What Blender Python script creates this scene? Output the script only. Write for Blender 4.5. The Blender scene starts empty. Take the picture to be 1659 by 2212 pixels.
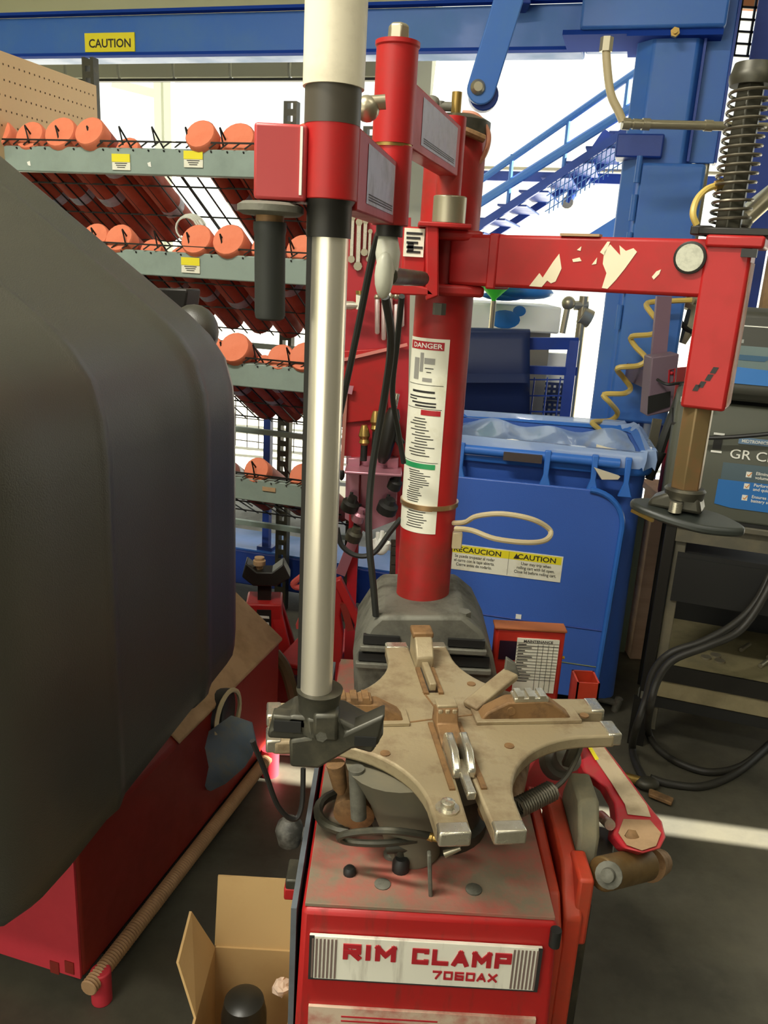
import bpy, bmesh, math, random
from math import sin, cos, radians, pi, atan2, sqrt, tan
from mathutils import Vector, Matrix
random.seed(7)
S = bpy.context.scene
COL = S.collection
# ------------------------------------------------------------------ camera
FPX, IW, IH = 1780.0, 1659.0, 2212.0
CAM_H, PITCH, ROLL, YAW = 1.42, radians(16.4), radians(3.3), radians(15.5)
cF = Vector((0, cos(PITCH), -sin(PITCH)))
u0 = Vector((0, sin(PITCH), cos(PITCH)))
r0 = Vector((1, 0, 0))
cR = r0 * cos(ROLL) + u0 * sin(ROLL)
cU = u0 * cos(ROLL) - r0 * sin(ROLL)
EYE = Vector((0, 0, CAM_H))
cam = bpy.data.cameras.new('camera')
cam.sensor_fit = 'VERTICAL'; cam.sensor_height = 36.0; cam.lens = FPX / IH * 36.0
cam.clip_start = 0.05; cam.clip_end = 300
co = bpy.data.objects.new('camera', cam); COL.objects.link(co)
m = Matrix((cR, cU, -cF)).transposed().to_4x4(); m.translation = EYE
co.matrix_world = m
S.camera = co
# ------------------------------------------------------------------ sky, sun, lamps, exposure
S.view_settings.view_transform = 'Standard'; S.view_settings.look = 'None'
S.view_settings.exposure = -0.12; S.view_settings.gamma = 1.0
S.view_settings.use_curve_mapping = False
w = bpy.data.worlds.new('sky'); S.world = w; w.use_nodes = True
bg = w.node_tree.nodes['Background']
bg.inputs[0].default_value = (0.96, 1.0, 0.93, 1); bg.inputs[1].default_value = 1.45
W = Vector((cos(YAW), -sin(YAW), 0)); D = Vector((sin(YAW), cos(YAW), 0)); Z = Vector((0, 0, 1))
SUN_EL = radians(33); SUN_AZ = Vector((0.9916, -0.129, 0))
sl = bpy.data.lights.new('sun', 'SUN'); sl.energy = 42; sl.angle = radians(0.35); sl.color = (1, 0.97, 0.88)
so = bpy.data.objects.new('sun', sl); COL.objects.link(so)
so.rotation_euler = (-(SUN_AZ * cos(SUN_EL)) - Z * sin(SUN_EL)).to_track_quat('-Z', 'Y').to_euler()
so.location = SUN_AZ * 9 + Z * 7
# ------------------------------------------------------------------ helpers: places
def ray(x, y): return cF + cR * ((x - IW / 2) / FPX) + cU * ((IH / 2 - y) / FPX)
def PY(x, y, Y): r = ray(x, y); return EYE + r * (Y / r.y)            # point at a known distance in front
def PV(x, y, v): r = ray(x, y); return EYE + r * (v / r.dot(D))       # the same along the building's depth
def PU(x, y, u): r = ray(x, y); return EYE + r * (u / r.dot(W))
def PZ(x, y, z): r = ray(x, y); return EYE + r * ((z - CAM_H) / r.z)
def B(u, v, z): return W * u + D * v + Z * z                          # building grid -> world
def V3(*a): return Vector(a)
# ------------------------------------------------------------------ helpers: materials
def lin(c):
    return tuple(((x / 255) / 12.92 if x / 255 <= 0.04045 else ((x / 255 + 0.055) / 1.055) ** 2.4) for x in c[:3]) + (1,)
MATS = {}
def mat(name, c, rough=0.5, metal=0.0, dirt=None, amount=0.5, scale=8.0, bump=0.0, bscale=60.0, spec=0.5, alpha=None, coat=0.0, lo=0.45, stretch=None):
    if name in MATS: return MATS[name]
    M = bpy.data.materials.new(name); M.use_nodes = True
    N = M.node_tree.nodes; L = M.node_tree.links
    b = N['Principled BSDF']
    b.inputs['Base Color'].default_value = lin(c); b.inputs['Roughness'].default_value = rough
    b.inputs['Metallic'].default_value = metal; b.inputs['Specular IOR Level'].default_value = spec
    b.inputs['Coat Weight'].default_value = coat
    tc = N.new('ShaderNodeTexCoord'); vec = tc.outputs['Object']
    if stretch:
        mp = N.new('ShaderNodeMapping'); mp.inputs['Scale'].default_value = stretch
        L.new(vec, mp.inputs['Vector']); vec = mp.outputs['Vector']
    if dirt:
        n = N.new('ShaderNodeTexNoise'); n.inputs['Scale'].default_value = scale
        n.inputs['Detail'].default_value = 7; n.inputs['Roughness'].default_value = 0.65
        L.new(vec, n.inputs['Vector'])
        r = N.new('ShaderNodeMapRange'); r.inputs['From Min'].default_value = lo; r.inputs['From Max'].default_value = lo + 0.22
        r.inputs['To Max'].default_value = amount
        L.new(n.outputs['Fac'], r.inputs['Value'])
        mx = N.new('ShaderNodeMix'); mx.data_type = 'RGBA'
        mx.inputs['A'].default_value = lin(c); mx.inputs['B'].default_value = lin(dirt)
        L.new(r.outputs['Result'], mx.inputs['Factor']); L.new(mx.outputs['Result'], b.inputs['Base Color'])
        r2 = N.new('ShaderNodeMapRange'); r2.inputs['To Min'].default_value = rough; r2.inputs['To Max'].default_value = min(1, rough + 0.35)
        L.new(r.outputs['Result'], r2.inputs['Value']); L.new(r2.outputs['Result'], b.inputs['Roughness'])
    if bump:
        n2 = N.new('ShaderNodeTexNoise'); n2.inputs['Scale'].default_value = bscale; n2.inputs['Detail'].default_value = 5
        L.new(vec, n2.inputs['Vector'])
        bp = N.new('ShaderNodeBump'); bp.inputs['Strength'].default_value = bump; bp.inputs['Distance'].default_value = 0.004
        L.new(n2.outputs['Fac'], bp.inputs['Height']); L.new(bp.outputs['Normal'], b.inputs['Normal'])
    if alpha is not None: b.inputs['Alpha'].default_value = alpha
    MATS[name] = M
    return M
RED = mat('red_paint', (174, 30, 30), 0.42, dirt=(124, 50, 40), amount=0.3, scale=14, spec=0.4)
REDD = mat('red_paint_grimy', (166, 30, 29), 0.45, dirt=(104, 58, 42), amount=0.7, scale=6, lo=0.5, spec=0.4)
ORED = mat('orange_red_paint', (196, 62, 36), 0.45, dirt=(128, 76, 48), amount=0.5, scale=8)
DUSTR = mat('dusty_red_top', (170, 84, 72), 0.7, dirt=(122, 114, 94), amount=0.95, scale=10, lo=0.36, bump=0.3)
BLUE = mat('blue_paint', (56, 108, 190), 0.38, dirt=(78, 124, 176), amount=0.6, scale=3)
BLUED = mat('blue_paint_dark', (28, 62, 150), 0.4, dirt=(24, 48, 110), amount=0.5, scale=5)
BINB = mat('blue_plastic', (62, 102, 190), 0.42, bump=0.15, bscale=300)
NAVY = mat('navy_vinyl', (30, 44, 84), 0.5)
DUST = mat('dusty_steel', (164, 148, 116), 0.48, 0.25, dirt=(116, 92, 66), amount=0.85, scale=13, lo=0.47, bump=0.25, bscale=90)
RUST = mat('rusty_steel', (142, 108, 70), 0.6, 0.3, dirt=(98, 74, 50), amount=0.8, scale=30, bump=0.3)
STEEL = mat('bright_steel', (214, 208, 190), 0.24, 0.85, dirt=(150, 138, 110), amount=0.5, scale=20)
CHROME = mat('chrome', (240, 232, 214), 0.3, 0.75)
CAST = mat('grey_casting', (112, 110, 98), 0.6, 0.3, dirt=(78, 76, 66), amount=0.8, scale=20, bump=0.3)
CASTD = mat('dark_casting', (66, 64, 54), 0.42, 0.4, dirt=(110, 104, 82), amount=0.6, scale=18, lo=0.5)
BLACK = mat('black_plastic', (30, 30, 28), 0.5)
BLACKM = mat('black_metal', (38, 36, 32), 0.45, 0.3)
BGRIP = mat('black_rubber', (42, 44, 40), 0.6)
HOOD = mat('hood_plastic', (54, 53, 44), 0.42, bump=0.2, bscale=420, spec=1.0)
IVORY = mat('ivory_cylinder', (236, 226, 200), 0.35, dirt=(176, 164, 136), amount=0.5, scale=12, lo=0.52)
DECAL = mat('decal_paper', (236, 234, 214), 0.5, dirt=(200, 194, 160), amount=0.6, scale=16, lo=0.5)
DECALG = mat('worn_grey_decal', (182, 178, 190), 0.3, dirt=(132, 128, 140), amount=0.6, scale=22)
INK = mat('black_ink', (40, 38, 36), 0.6)
INKR = mat('red_ink', (176, 30, 40), 0.5)
INKG = mat('green_ink', (42, 150, 90), 0.5)
INKY = mat('yellow_ink', (236, 222, 40), 0.5)
INKO = mat('orange_ink', (226, 140, 40), 0.5)
WHITE = mat('white_print', (238, 238, 228), 0.5)
RACK = mat('grey_rack_paint', (142, 158, 148), 0.5, dirt=(120, 134, 124), amount=0.5, scale=6)
WIRE = mat('black_wire', (36, 34, 30), 0.5, 0.4)
TERRA = mat('orange_cap', (236, 134, 98), 0.7, dirt=(220, 116, 82), amount=0.5, scale=12)
TUBE = mat('red_brown_card', (176, 76, 52), 0.6, dirt=(140, 56, 40), amount=0.6, scale=10)
PEG = mat('tan_pegboard', (206, 176, 134), 0.65)
PEGH = mat('pegboard_hole', (84, 64, 42), 0.9)
HEADER = mat('grey_door_panel', (150, 150, 134), 0.6)
WALLM = mat('beige_wall', (196, 196, 166), 0.8, bump=0.1)
CEIL = mat('grey_ceiling', (168, 166, 152), 0.9)
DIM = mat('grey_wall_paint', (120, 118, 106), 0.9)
FLG = mat('flange_blue', (28, 62, 150), 0.85, spec=0.1)
CONC = mat('shop_concrete', (92, 88, 74), 0.42, dirt=(62, 60, 50), amount=0.8, scale=2.2, lo=0.42, bump=0.15, bscale=40)
YARD = mat('pale_yard_concrete', (200, 196, 180), 0.9, dirt=(180, 176, 160), amount=0.5, scale=1)
CARD = mat('cardboard', (198, 162, 108), 0.8, dirt=(184, 146, 92), amount=0.5, scale=5)
PINKP = mat('pink_paper', (226, 196, 172), 0.8)
TAN = mat('tan_dusty_plate', (184, 150, 112), 0.65, dirt=(140, 112, 80), amount=0.6, scale=9)
PINK = mat('pink_red_lit', (206, 54, 66), 0.5, dirt=(190, 46, 58), amount=0.5, scale=5)  # balancer front: same red, its bright light put into the colour
DKRED = mat('dark_red_shaded', (136, 34, 22), 0.5, dirt=(110, 32, 18), amount=0.5, scale=4)  # balancer body: same red, shade under the hood put into the colour
CARTG = mat('cart_grey', (92, 88, 74), 0.5, dirt=(128, 118, 92), amount=0.6, scale=7)
CHG = mat('charger_case', (84, 86, 74), 0.6)
SCRN = mat('blue_label', (44, 116, 190), 0.4)
GALV = mat('galvanised', (170, 162, 138), 0.35, 0.7)
HOSEW = mat('cream_hose', (196, 180, 142), 0.5)
HOSEY = mat('yellow_hose', (204, 176, 92), 0.45)
BRASS = mat('brass', (170, 140, 78), 0.35, 0.8)
SPRING = mat('spring_steel', (104, 98, 84), 0.4, 0.7)
PLY = mat('plywood', (228, 190, 160), 0.75, dirt=(204, 160, 130), amount=0.6, scale=3, stretch=(1, 1, 8))
BAGM = mat('clear_bag', (170, 196, 238), 0.2, alpha=0.72, coat=0.5, bump=0.5, bscale=9, stretch=(3.5, 1, 1))
LIME = mat('lime_green', (70, 214, 60), 0.6)
MAG = mat('pinkish_steel', (190, 132, 146), 0.3, 0.5)
MAROON = mat('tool_red', (176, 34, 44), 0.4, dirt=(140, 40, 46), amount=0.5, scale=6)
PALE = mat('pale_frame', (214, 216, 202), 0.6)
TARP = mat('white_cloth', (236, 240, 246), 0.7)
# ------------------------------------------------------------------ helpers: meshes
class MB:
    def __init__(s): s.v = []; s.f = []; s.mi = []; s.cur = 0
    def add(s, vs, fs):
        o = len(s.v); s.v += [Vector(p) for p in vs]
        for f in fs: s.f.append([o + i for i in f]); s.mi.append(s.cur)
        return s
    def obox(s, c, X, Y, Zv):
        c, X, Y, Zv = Vector(c), Vector(X), Vector(Y), Vector(Zv)
        vs = [c + X * a + Y * b + Zv * d for a in (-1, 1) for b in (-1, 1) for d in (-1, 1)]
        fs = [(0, 1, 3, 2), (4, 6, 7, 5), (0, 4, 5, 1), (2, 3, 7, 6), (0, 2, 6, 4), (1, 5, 7, 3)]
        if X.cross(Y).dot(Zv) < 0: fs = [f[::-1] for f in fs]
        return s.add(vs, fs)
    def box(s, p, q):
        p, q = Vector(p), Vector(q); c = (p + q) / 2; h = (q - p) / 2
        return s.obox(c, (abs(h.x), 0, 0), (0, abs(h.y), 0), (0, 0, abs(h.z)))
    def bbox(s, u0, u1, v0, v1, z0, z1):
        return s.obox(B((u0 + u1) / 2, (v0 + v1) / 2, (z0 + z1) / 2), W * ((u1 - u0) / 2), D * ((v1 - v0) / 2), Z * ((z1 - z0) / 2))
    def bar(s, a, b, wd, ht, up=Z):
        a, b = Vector(a), Vector(b); d = b - a; l = d.length; d = d / l
        x = d.cross(up).normalized(); y = x.cross(d).normalized()
        return s.obox((a + b) / 2, d * l / 2, x * wd / 2, y * ht / 2)
    def lathe(s, a, d, prof, n=24, ph=0.0):
        a, d = Vector(a), Vector(d).normalized()
        x = d.orthogonal().normalized(); y = d.cross(x)
        vs = []; fs = []
        for t, r in prof:
            for k in range(n):
                th = 2 * pi * k / n + ph
                vs.append(a + d * t + (x * cos(th) + y * sin(th)) * r)
        for i in range(len(prof) - 1):
            for k in range(n):
                k2 = (k + 1) % n
                fs.append((i * n + k, i * n + k2, (i + 1) * n + k2, (i + 1) * n + k))
        fs.append(tuple(range(n))[::-1]); m0 = (len(prof) - 1) * n
        fs.append(tuple(range(m0, m0 + n)))
        return s.add(vs, fs)
    def cyl(s, a, b, r, r2=None, n=24, ph=0.0):
        a, b = Vector(a), Vector(b)
        return s.lathe(a, b - a, [(0, r), ((b - a).length, r if r2 is None else r2)], n, ph)
    def pipe(s, a, b, ro, ri, n=24):
        a, b = Vector(a), Vector(b); L = (b - a).length
        s.lathe(a, b - a, [(0, ri), (0, ro), (L, ro), (L, ri), (0.001, ri)], n); return s
    def tube(s, pts, r, n=8, closed=False):
        pts = [Vector(p) for p in pts]; N = len(pts); vs = []; fs = []
        prev = None
        for i, p in enumerate(pts):
            if closed: t = pts[(i + 1) % N] - pts[i - 1]
            else: t = pts[min(i + 1, N - 1)] - pts[max(i - 1, 0)]
            t.normalize()
            if prev is None: x = t.orthogonal().normalized()
            else:
                x = prev - t * prev.dot(t)
                x = x.normalized() if x.length > 1e-6 else t.orthogonal().normalized()
            prev = x; y = t.cross(x)
            rr = r[i] if isinstance(r, (list, tuple)) else r
            for k in range(n):
                th = 2 * pi * k / n; vs.append(p + (x * cos(th) + y * sin(th)) * rr)
        for i in range(N if closed else N - 1):
            j = (i + 1) % N
            for k in range(n):
                k2 = (k + 1) % n; fs.append((i * n + k, i * n + k2, j * n + k2, j * n + k))
        if not closed:
            fs.append(tuple(range(n))[::-1]); fs.append(tuple(range((N - 1) * n, N * n)))
        return s.add(vs, fs)
    def prism(s, pts, off):
        pts = [Vector(p) for p in pts]; off = Vector(off); n = len(pts)
        nr = Vector((0, 0, 0))
        for i in range(n): nr += pts[i].cross(pts[(i + 1) % n])
        if nr.dot(off) > 0: pts = pts[::-1]
        vs = pts + [p + off for p in pts]
        fs = [tuple(range(n)), tuple(range(n, 2 * n))[::-1]]
        for i in range(n):
            j = (i + 1) % n; fs.append((j, i, n + i, n + j))
        return s.add(vs, fs)
    def ball(s, c, r, n=12, m=8, sc=(1, 1, 1)):
        c = Vector(c); vs = [c + Vector((0, 0, r * sc[2]))]; fs = []
        for i in range(1, m):
            th = pi * i / m
            for k in range(n):
                ph = 2 * pi * k / n
                vs.append(c + Vector((r * sc[0] * sin(th) * cos(ph), r * sc[1] * sin(th) * sin(ph), r * sc[2] * cos(th))))
        vs.append(c - Vector((0, 0, r * sc[2]))); last = len(vs) - 1
        for k in range(n): fs.append((0, 1 + k, 1 + (k + 1) % n))
        for i in range(m - 2):
            for k in range(n):
                a = 1 + i * n + k; b2 = 1 + i * n + (k + 1) % n
                fs.append((a, a + n, b2 + n, b2))
        for k in range(n): fs.append((last, 1 + (m - 2) * n + (k + 1) % n, 1 + (m - 2) * n + k))
        return s.add(vs, fs)
    def quad(s, a, b, c, d): return s.add([a, b, c, d], [(0, 1, 2, 3)])
    def sheet(s, rows):
        n = len(rows[0]); vs = [p for r in rows for p in r]; fs = []
        for i in range(len(rows) - 1):
            for k in range(n - 1): fs.append((i * n + k, i * n + k + 1, (i + 1) * n + k + 1, (i + 1) * n + k))
        return s.add(vs, fs)
    def arcpatch(s, c, r, p0, p1, z0, z1, n=10):
        # band on a vertical cylinder; angle 0 faces the viewer (-Y), positive to the right
        lo = []; hi = []
        for i in range(n + 1):
            t = radians(p0 + (p1 - p0) * i / n); q = Vector((c[0] + r * sin(t), c[1] - r * cos(t), 0))
            lo.append(q + Z * z0); hi.append(q + Z * z1)
        return s.sheet([lo, hi])
def smooth(pts, k=6, closed=False):
    pts = [Vector(p) for p in pts]; N = len(pts); out = []
    for i in range(N if closed else N - 1):
        if closed: a, b, c, d = pts[i - 1], pts[i], pts[(i + 1) % N], pts[(i + 2) % N]
        else: a, b, c, d = pts[max(i - 1, 0)], pts[i], pts[i + 1], pts[min(i + 2, N - 1)]
        for j in range(k):
            t = j / k
            out.append(0.5 * (2 * b + (c - a) * t + (2 * a - 5 * b + 4 * c - d) * t * t + (3 * b - a - 3 * c + d) * t ** 3))
    if not closed: out.append(pts[-1])
    return out
ORG = {}
def origin(o): return ORG.get(o.name, Vector((0, 0, 0))) if o else Vector((0, 0, 0))
def part(name, mb, material, parent=None, bevel=0.0, flat=False, seg=2, at=None, stuff=False):
    base = origin(parent) if parent else (Vector(at) if at is not None else Vector((0, 0, 0)))
    me = bpy.data.meshes.new(name)
    me.from_pydata([tuple(p - base) for p in mb.v], [], mb.f)
    for mm in (material if isinstance(material, (list, tuple)) else [material]): me.materials.append(mm)
    if isinstance(material, (list, tuple)): me.polygons.foreach_set('material_index', mb.mi)
    if not flat:
        me.polygons.foreach_set('use_smooth', [True] * len(me.polygons)); me.set_sharp_from_angle(angle=radians(38))
    me.update()
    o = bpy.data.objects.new(name, me); COL.objects.link(o)
    if parent: o.parent = parent
    else: o.location = base
    ORG[o.name] = base
    if bevel:
        bv = o.modifiers.new('bevel', 'BEVEL'); bv.width = bevel; bv.segments = seg; bv.limit_method = 'ANGLE'; bv.angle_limit = radians(40)
    if stuff: o['kind'] = 'stuff'
    return o
def tag(o, label, cat, group=None):
    o['label'] = label; o['category'] = cat
    if group: o['group'] = group
    return o
def thing(name, label, cat, loc, group=None):
    o = bpy.data.objects.new(name, None); COL.objects.link(o); o.location = loc; o.empty_display_size = 0.05
    ORG[o.name] = Vector(loc); return tag(o, label, cat, group)
def struct(name, mb, material, **k):
    o = part(name, mb, material, **k)
    if not o.parent: o['kind'] = 'structure'
    return o
def text(mb, s, O, X, Y, size, depth=0.0, bold=0.0, align='LEFT', space=1.0, wide=1.0):
    c = bpy.data.curves.new('txt', 'FONT'); c.body = s; c.size = size; c.align_x = align; c.offset = bold; c.space_character = space
    c.resolution_u = 3
    t = bpy.data.objects.new('txt', c); me = bpy.data.meshes.new_from_object(t)
    O, X, Y = Vector(O), Vector(X).normalized(), Vector(Y).normalized(); N = X.cross(Y).normalized()
    vs = [O + X * (p.co.x * wide) + Y * p.co.y + N * 0.0 for p in me.vertices]; fs = [tuple(p.vertices) for p in me.polygons]
    if depth:
        n = len(vs); ed = {}
        for f in fs:
            for i in range(len(f)):
                e = (f[i], f[(i + 1) % len(f)])
                if (e[1], e[0]) in ed: del ed[(e[1], e[0])]
                else: ed[e] = 1
        nrm = [me.polygons[0].normal.z if len(me.polygons) else 1]
        top = [p + N * depth for p in vs]
        mb.add(top + vs, fs + [((a, b, b + n, a + n) if nrm[0] < 0 else (b, a, a + n, b + n)) for a, b in ed])
    else: mb.add(vs, fs)
    bpy.data.objects.remove(t); bpy.data.curves.remove(c); bpy.data.meshes.remove(me)
    return mb
# ================================================================== SETTING
b = MB(); b.bbox(-4.6, 4.2, -3.2, 5.2, -0.12, 0.0); struct('floor', b, CONC)
b = MB(); b.bbox(-40, 40, 5.2, 60, -0.13, -0.005); b.bbox(-40, 40, -40, -3.2, -0.13, -0.005); struct('ground_outside', b, YARD)
b = MB(); b.bbox(-4.6, 4.2, -3.2, 5.35, 3.4, 3.5); struct('ceiling', b, CEIL)
# back wall above the bay doors, with a part-lowered sectional door on the left
wall = MB(); wall.bbox(-4.6, -1.40, 5.2, 5.35, 2.63, 3.4); wall.bbox(-1.40, 4.2, 5.2, 5.35, 2.98, 3.4)
wb = struct('wall_back', wall, WALLM)
dk = bpy.data.objects.new('door_1', None); COL.objects.link(dk); dk.location = B(-3, 5.2, 0); ORG['door_1'] = Vector(dk.location); dk['kind'] = 'structure'
for k in range(8):
    b = MB(); ua = -4.55 + k * 0.395; b.bbox(ua + 0.008, ua + 0.387, 5.14, 5.19, 2.505, 2.72); part('door_panel', b, HEADER, dk, bevel=0.006)
b = MB(); b.bbox(-4.55, -1.40, 5.16, 5.2, 2.49, 2.505); part('bottom_seal', b, BLACK, dk)
b = MB(); b.bbox(-1.40, -1.30, 5.17, 5.33, 0, 2.98); struct('trim_2', b, PALE)
b = MB(); b.bbox(-4.6, -4.5, -3.2, 5.3, 0, 3.4); struct('wall_left', b, WALLM)
GAP = 2.64                                                   # door left a hand's width ajar: the sun comes in as a narrow strip
b = MB(); b.bbox(4.1, 4.2, -3.2, GAP - 0.045, 0, 3.4); b.bbox(4.1, 4.2, GAP + 0.045, 5.3, 0, 3.4); struct('wall_right', b, DIM)
b = MB(); b.bbox(0.3, 4.2, -3.3, -3.2, 0, 3.4); struct('light_block_wall', b, DIM)  # unseen wall added behind the camera to darken hood side and floor
# pale window frame standing out in the yard behind the open bay
fr = thing('goal_frame', 'pale upright frame standing outside behind the top shelf gap', 'frame', B(-4.1, 7.0, 0))
b = MB(); p0 = PV(352, 170, 7.0); p1 = PV(352, 290, 7.0)
for x in (345, 366):
    q = PV(x, 230, 7.0); b.bar((q.x, q.y, 0), (q.x, q.y, 3.2), 0.07, 0.07, up=D)
part('post', b, PALE, fr)
b = MB(); b.bar(PV(245, 180, 7.0), PV(345, 205, 7.0), 0.05, 0.07); part('rail', b, PALE, fr)
# lamps hanging over the bay (out of view above), they light the near side
for k, (u, v) in enumerate(((-1.3, 0.3), (0.9, 0.5), (-1.2, -1.6), (1.1, -1.5))):
    t = thing('shop_lamp', 'ceiling tube lamp over the bay, %s' % ('near left', 'near right', 'rear left', 'rear right')[k], 'lamp', B(u, v, 3.3), 'shop lamps')
    b = MB(); b.bbox(u - 0.62, u + 0.62, v - 0.12, v + 0.12, 3.3, 3.39); part('housing', b, PALE, t)
    lt = bpy.data.lights.new('lamp', 'AREA'); lt.shape = 'RECTANGLE'; lt.size = 1.2; lt.size_y = 0.2; lt.energy = (100, 14, 60, 14)[k]; lt.color = (1, 0.96, 0.84)
    lo_ = bpy.data.objects.new('tube_light', lt); COL.objects.link(lo_); lo_.parent = t; lo_.location = (0, 0, -0.02); lo_.rotation_euler = (0, 0, -YAW)

# ================================================================== BLUE LIFT (post, cross beam, lever, channel)
beam = thing('lift_beam', 'long blue overhead crossbeam with a yellow caution sticker', 'beam', B(-1.4, 3.6, 2.26))
b = MB(); b.bbox(-3.6, -0.313, 3.6, 3.72, 2.262, 2.43); part('beam_web', b, BLUE, beam, bevel=0.006)
b = MB(); b.bbox(-3.6, -0.313, 3.56, 3.6, 2.262, 2.274); b.bbox(-3.6, -0.313, 3.56, 3.6, 2.43, 2.442); part('flange', b, FLG, beam)
b = MB(); c = PV(229, 92, 3.598); b.bbox(-2.52, -2.265, 3.594, 3.599, c.z - 0.038, c.z + 0.038); stk = part('caution_sticker', b, INKY, beam)
b = MB(); c = B(-2.50, 3.5935, c.z - 0.02)
text(b, 'CAUTION', c, W, Z, 0.048, bold=0.001); part('print', b, INK, stk)
post = thing('lift_post', 'tall blue lift post with stepped covers behind the bin', 'post', B(0.02, 3.4, 0))
b = MB()
P4 = [(-0.108, 3.46), (-0.05, 3.40), (0.10, 3.40), (0.14, 3.46), (0.14, 3.64), (-0.108, 3.64)]
b.prism([B(u, v, 0) for u, v in P4], Z * 2.27); part('column', b, BLUE, post, bevel=0.008)
b = MB(); b.bbox(-0.135, 0.03, 3.36, 3.5, 1.86, 1.94); part('collar', b, BLUED, post, bevel=0.006)
b = MB(); b.bbox(-0.04, 0.185, 3.33, 3.5, 0.9, 1.84); part('cover', b, BLUE, post, bevel=0.012)
b = MB(); b.bbox(-0.145, 0.175, 3.36, 3.66, 2.255, 2.275); part('cap_plate', b, FLG, post)
b = MB()
for k in range(5):
    q = B(-0.045, 3.325, 1.25 + k * 0.13); b.cyl(q, q + Z * 0.09, 0.011, n=10)
part('hinge', b, BLUE, post)
b = MB(); b.bbox(-0.22, 0.2, 3.3, 3.7, 0, 0.02); part('base_plate', b, BLUED, post)
hd = post
b = MB(); b.bbox(-0.31, 0.18, 3.34, 3.7, 2.275, 2.62); part('head_box', b, BLUE, hd, bevel=0.01)
b = MB(); b.bbox(-0.37, -0.14, 3.36, 3.6, 2.262, 2.278); part('lip', b, FLG, hd)
b = MB(); q = PV(1458, 72, 3.335); b.cyl(q, q - D * 0.02, 0.016, n=6); b.cyl(q, q - D * 0.03, 0.008); part('bolt', b, BRASS, hd)
lv = thing('lift_lever', 'blue flat lever bar hanging from the beam with roller end', 'lever', PY(1040, 190, 2.9))
b = MB(); a = PY(1108, -30, 2.9); e = PY(1040, 192, 2.9); d = (e - a).normalized(); x = Vector((d.z, 0, -d.x)).normalized()
pts = [a + x * 0.045, a - x * 0.045]
for k in range(13):
    th = pi * k / 12; pts.append(e - x * 0.045 * cos(th) + d * 0.045 * sin(th))
pts[0] -= d * .42; pts[1] -= d * .42
b.prism(pts, (0, 0.022, 0)); part('bar', b, BLUE, lv, bevel=0.004)
b = MB(); q = a - d * .36; b.cyl(q + V3(0, .01, 0), q + V3(0, .59, 0), .03, n=16); part('pivot_shaft', b, BLUED, lv)
b = MB(); b.box((q.x - .05, 3.5, 2.40), (q.x + .05, 3.68, q.z + .06)); part('pivot_block', b, BLUED, beam, bevel=.004)
b = MB(); b.cyl(e + V3(0.012, 0.024, -0.012), e + V3(0.012, 0.07, -0.012), 0.047); part('roller', b, BLUED, lv, bevel=0.004)
b = MB(); b.lathe(e - V3(0.012, 0.002, -0.004), (0, -1, 0), [(0, 0.024), (0.006, 0.022), (0.014, 0.014)], 16); part('bolt', b, GALV, lv)
ch = thing('lift_channel', 'tall blue channel rail right of the lift post', 'rail', PY(1555, 200, 3.3).xy.to_3d())
b = MB(); a = PY(1572, 0, 3.3); e = PY(1520, 355, 3.3); r_ = (a - e) / (a.z - e.z)
lowp = Vector((a.x - 0.012, 3.3, e.z)); b.bar(Vector((a.x - 0.012, 3.3, 2.46)), lowp, 0.097, 0.05, up=D); part('web', b, BLUE, ch, bevel=0.003)
b = MB()
for s in (-0.05, 0.05): b.bar(Vector((a.x - 0.012 + s, 3.285, 2.46)), Vector((a.x - 0.012 + s, 3.285, e.z)), 0.009, 0.08, up=D)
part('flange', b, BLUED, ch)
b = MB(); q = Vector((a.x, 3.34, 0)); b.bar(q, q + Z * 1.95, 0.03, 0.03, up=D); part('stem', b, BLUED, ch)
b = MB(); q = PY(1617, 430, 3.5); b.bar(Vector((q.x + .02, 3.53, 0)), Vector((q.x + .02, 3.53, 2.6)), 0.18, 0.03, up=D); part('backing', b, BLUED, ch)
# air pipe
ap = thing('air_pipe', 'cream hose and grey pipe running right from the lift head', 'pipe', PY(1345, 268, 2.85))
b = MB(); b.tube(smooth([PY(1309, 100, 2.85), PY(1312, 150, 2.85), PY(1320, 205, 2.85), PY(1336, 240, 2.85), PY(1345, 262, 2.85)], 5), 0.013, 10); part('flexible_hose', b, HOSEW, ap)
b = MB(); b.cyl(PY(1345, 267, 2.85), PY(1700, 276, 2.85), 0.0135); part('rigid_pipe', b, GALV, ap)
for x, r in ((1352, 0.018), (1395, 0.018), (1375, 0.016), (1530, 0.017)):
    b = MB(); q = PY(x, 267.5 + (x - 1345) * 0.022, 2.85); b.cyl(q - V3(0.012, 0, 0), q + V3(0.012, 0, 0), r, n=16); part('fitting', b, GALV, ap)
b = MB(); q = PY(1309, 104, 2.85); b.cyl(q - Z * 0.01, q + Z * 0.03, 0.02, n=6); part('nut', b, GALV, ap)

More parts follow.
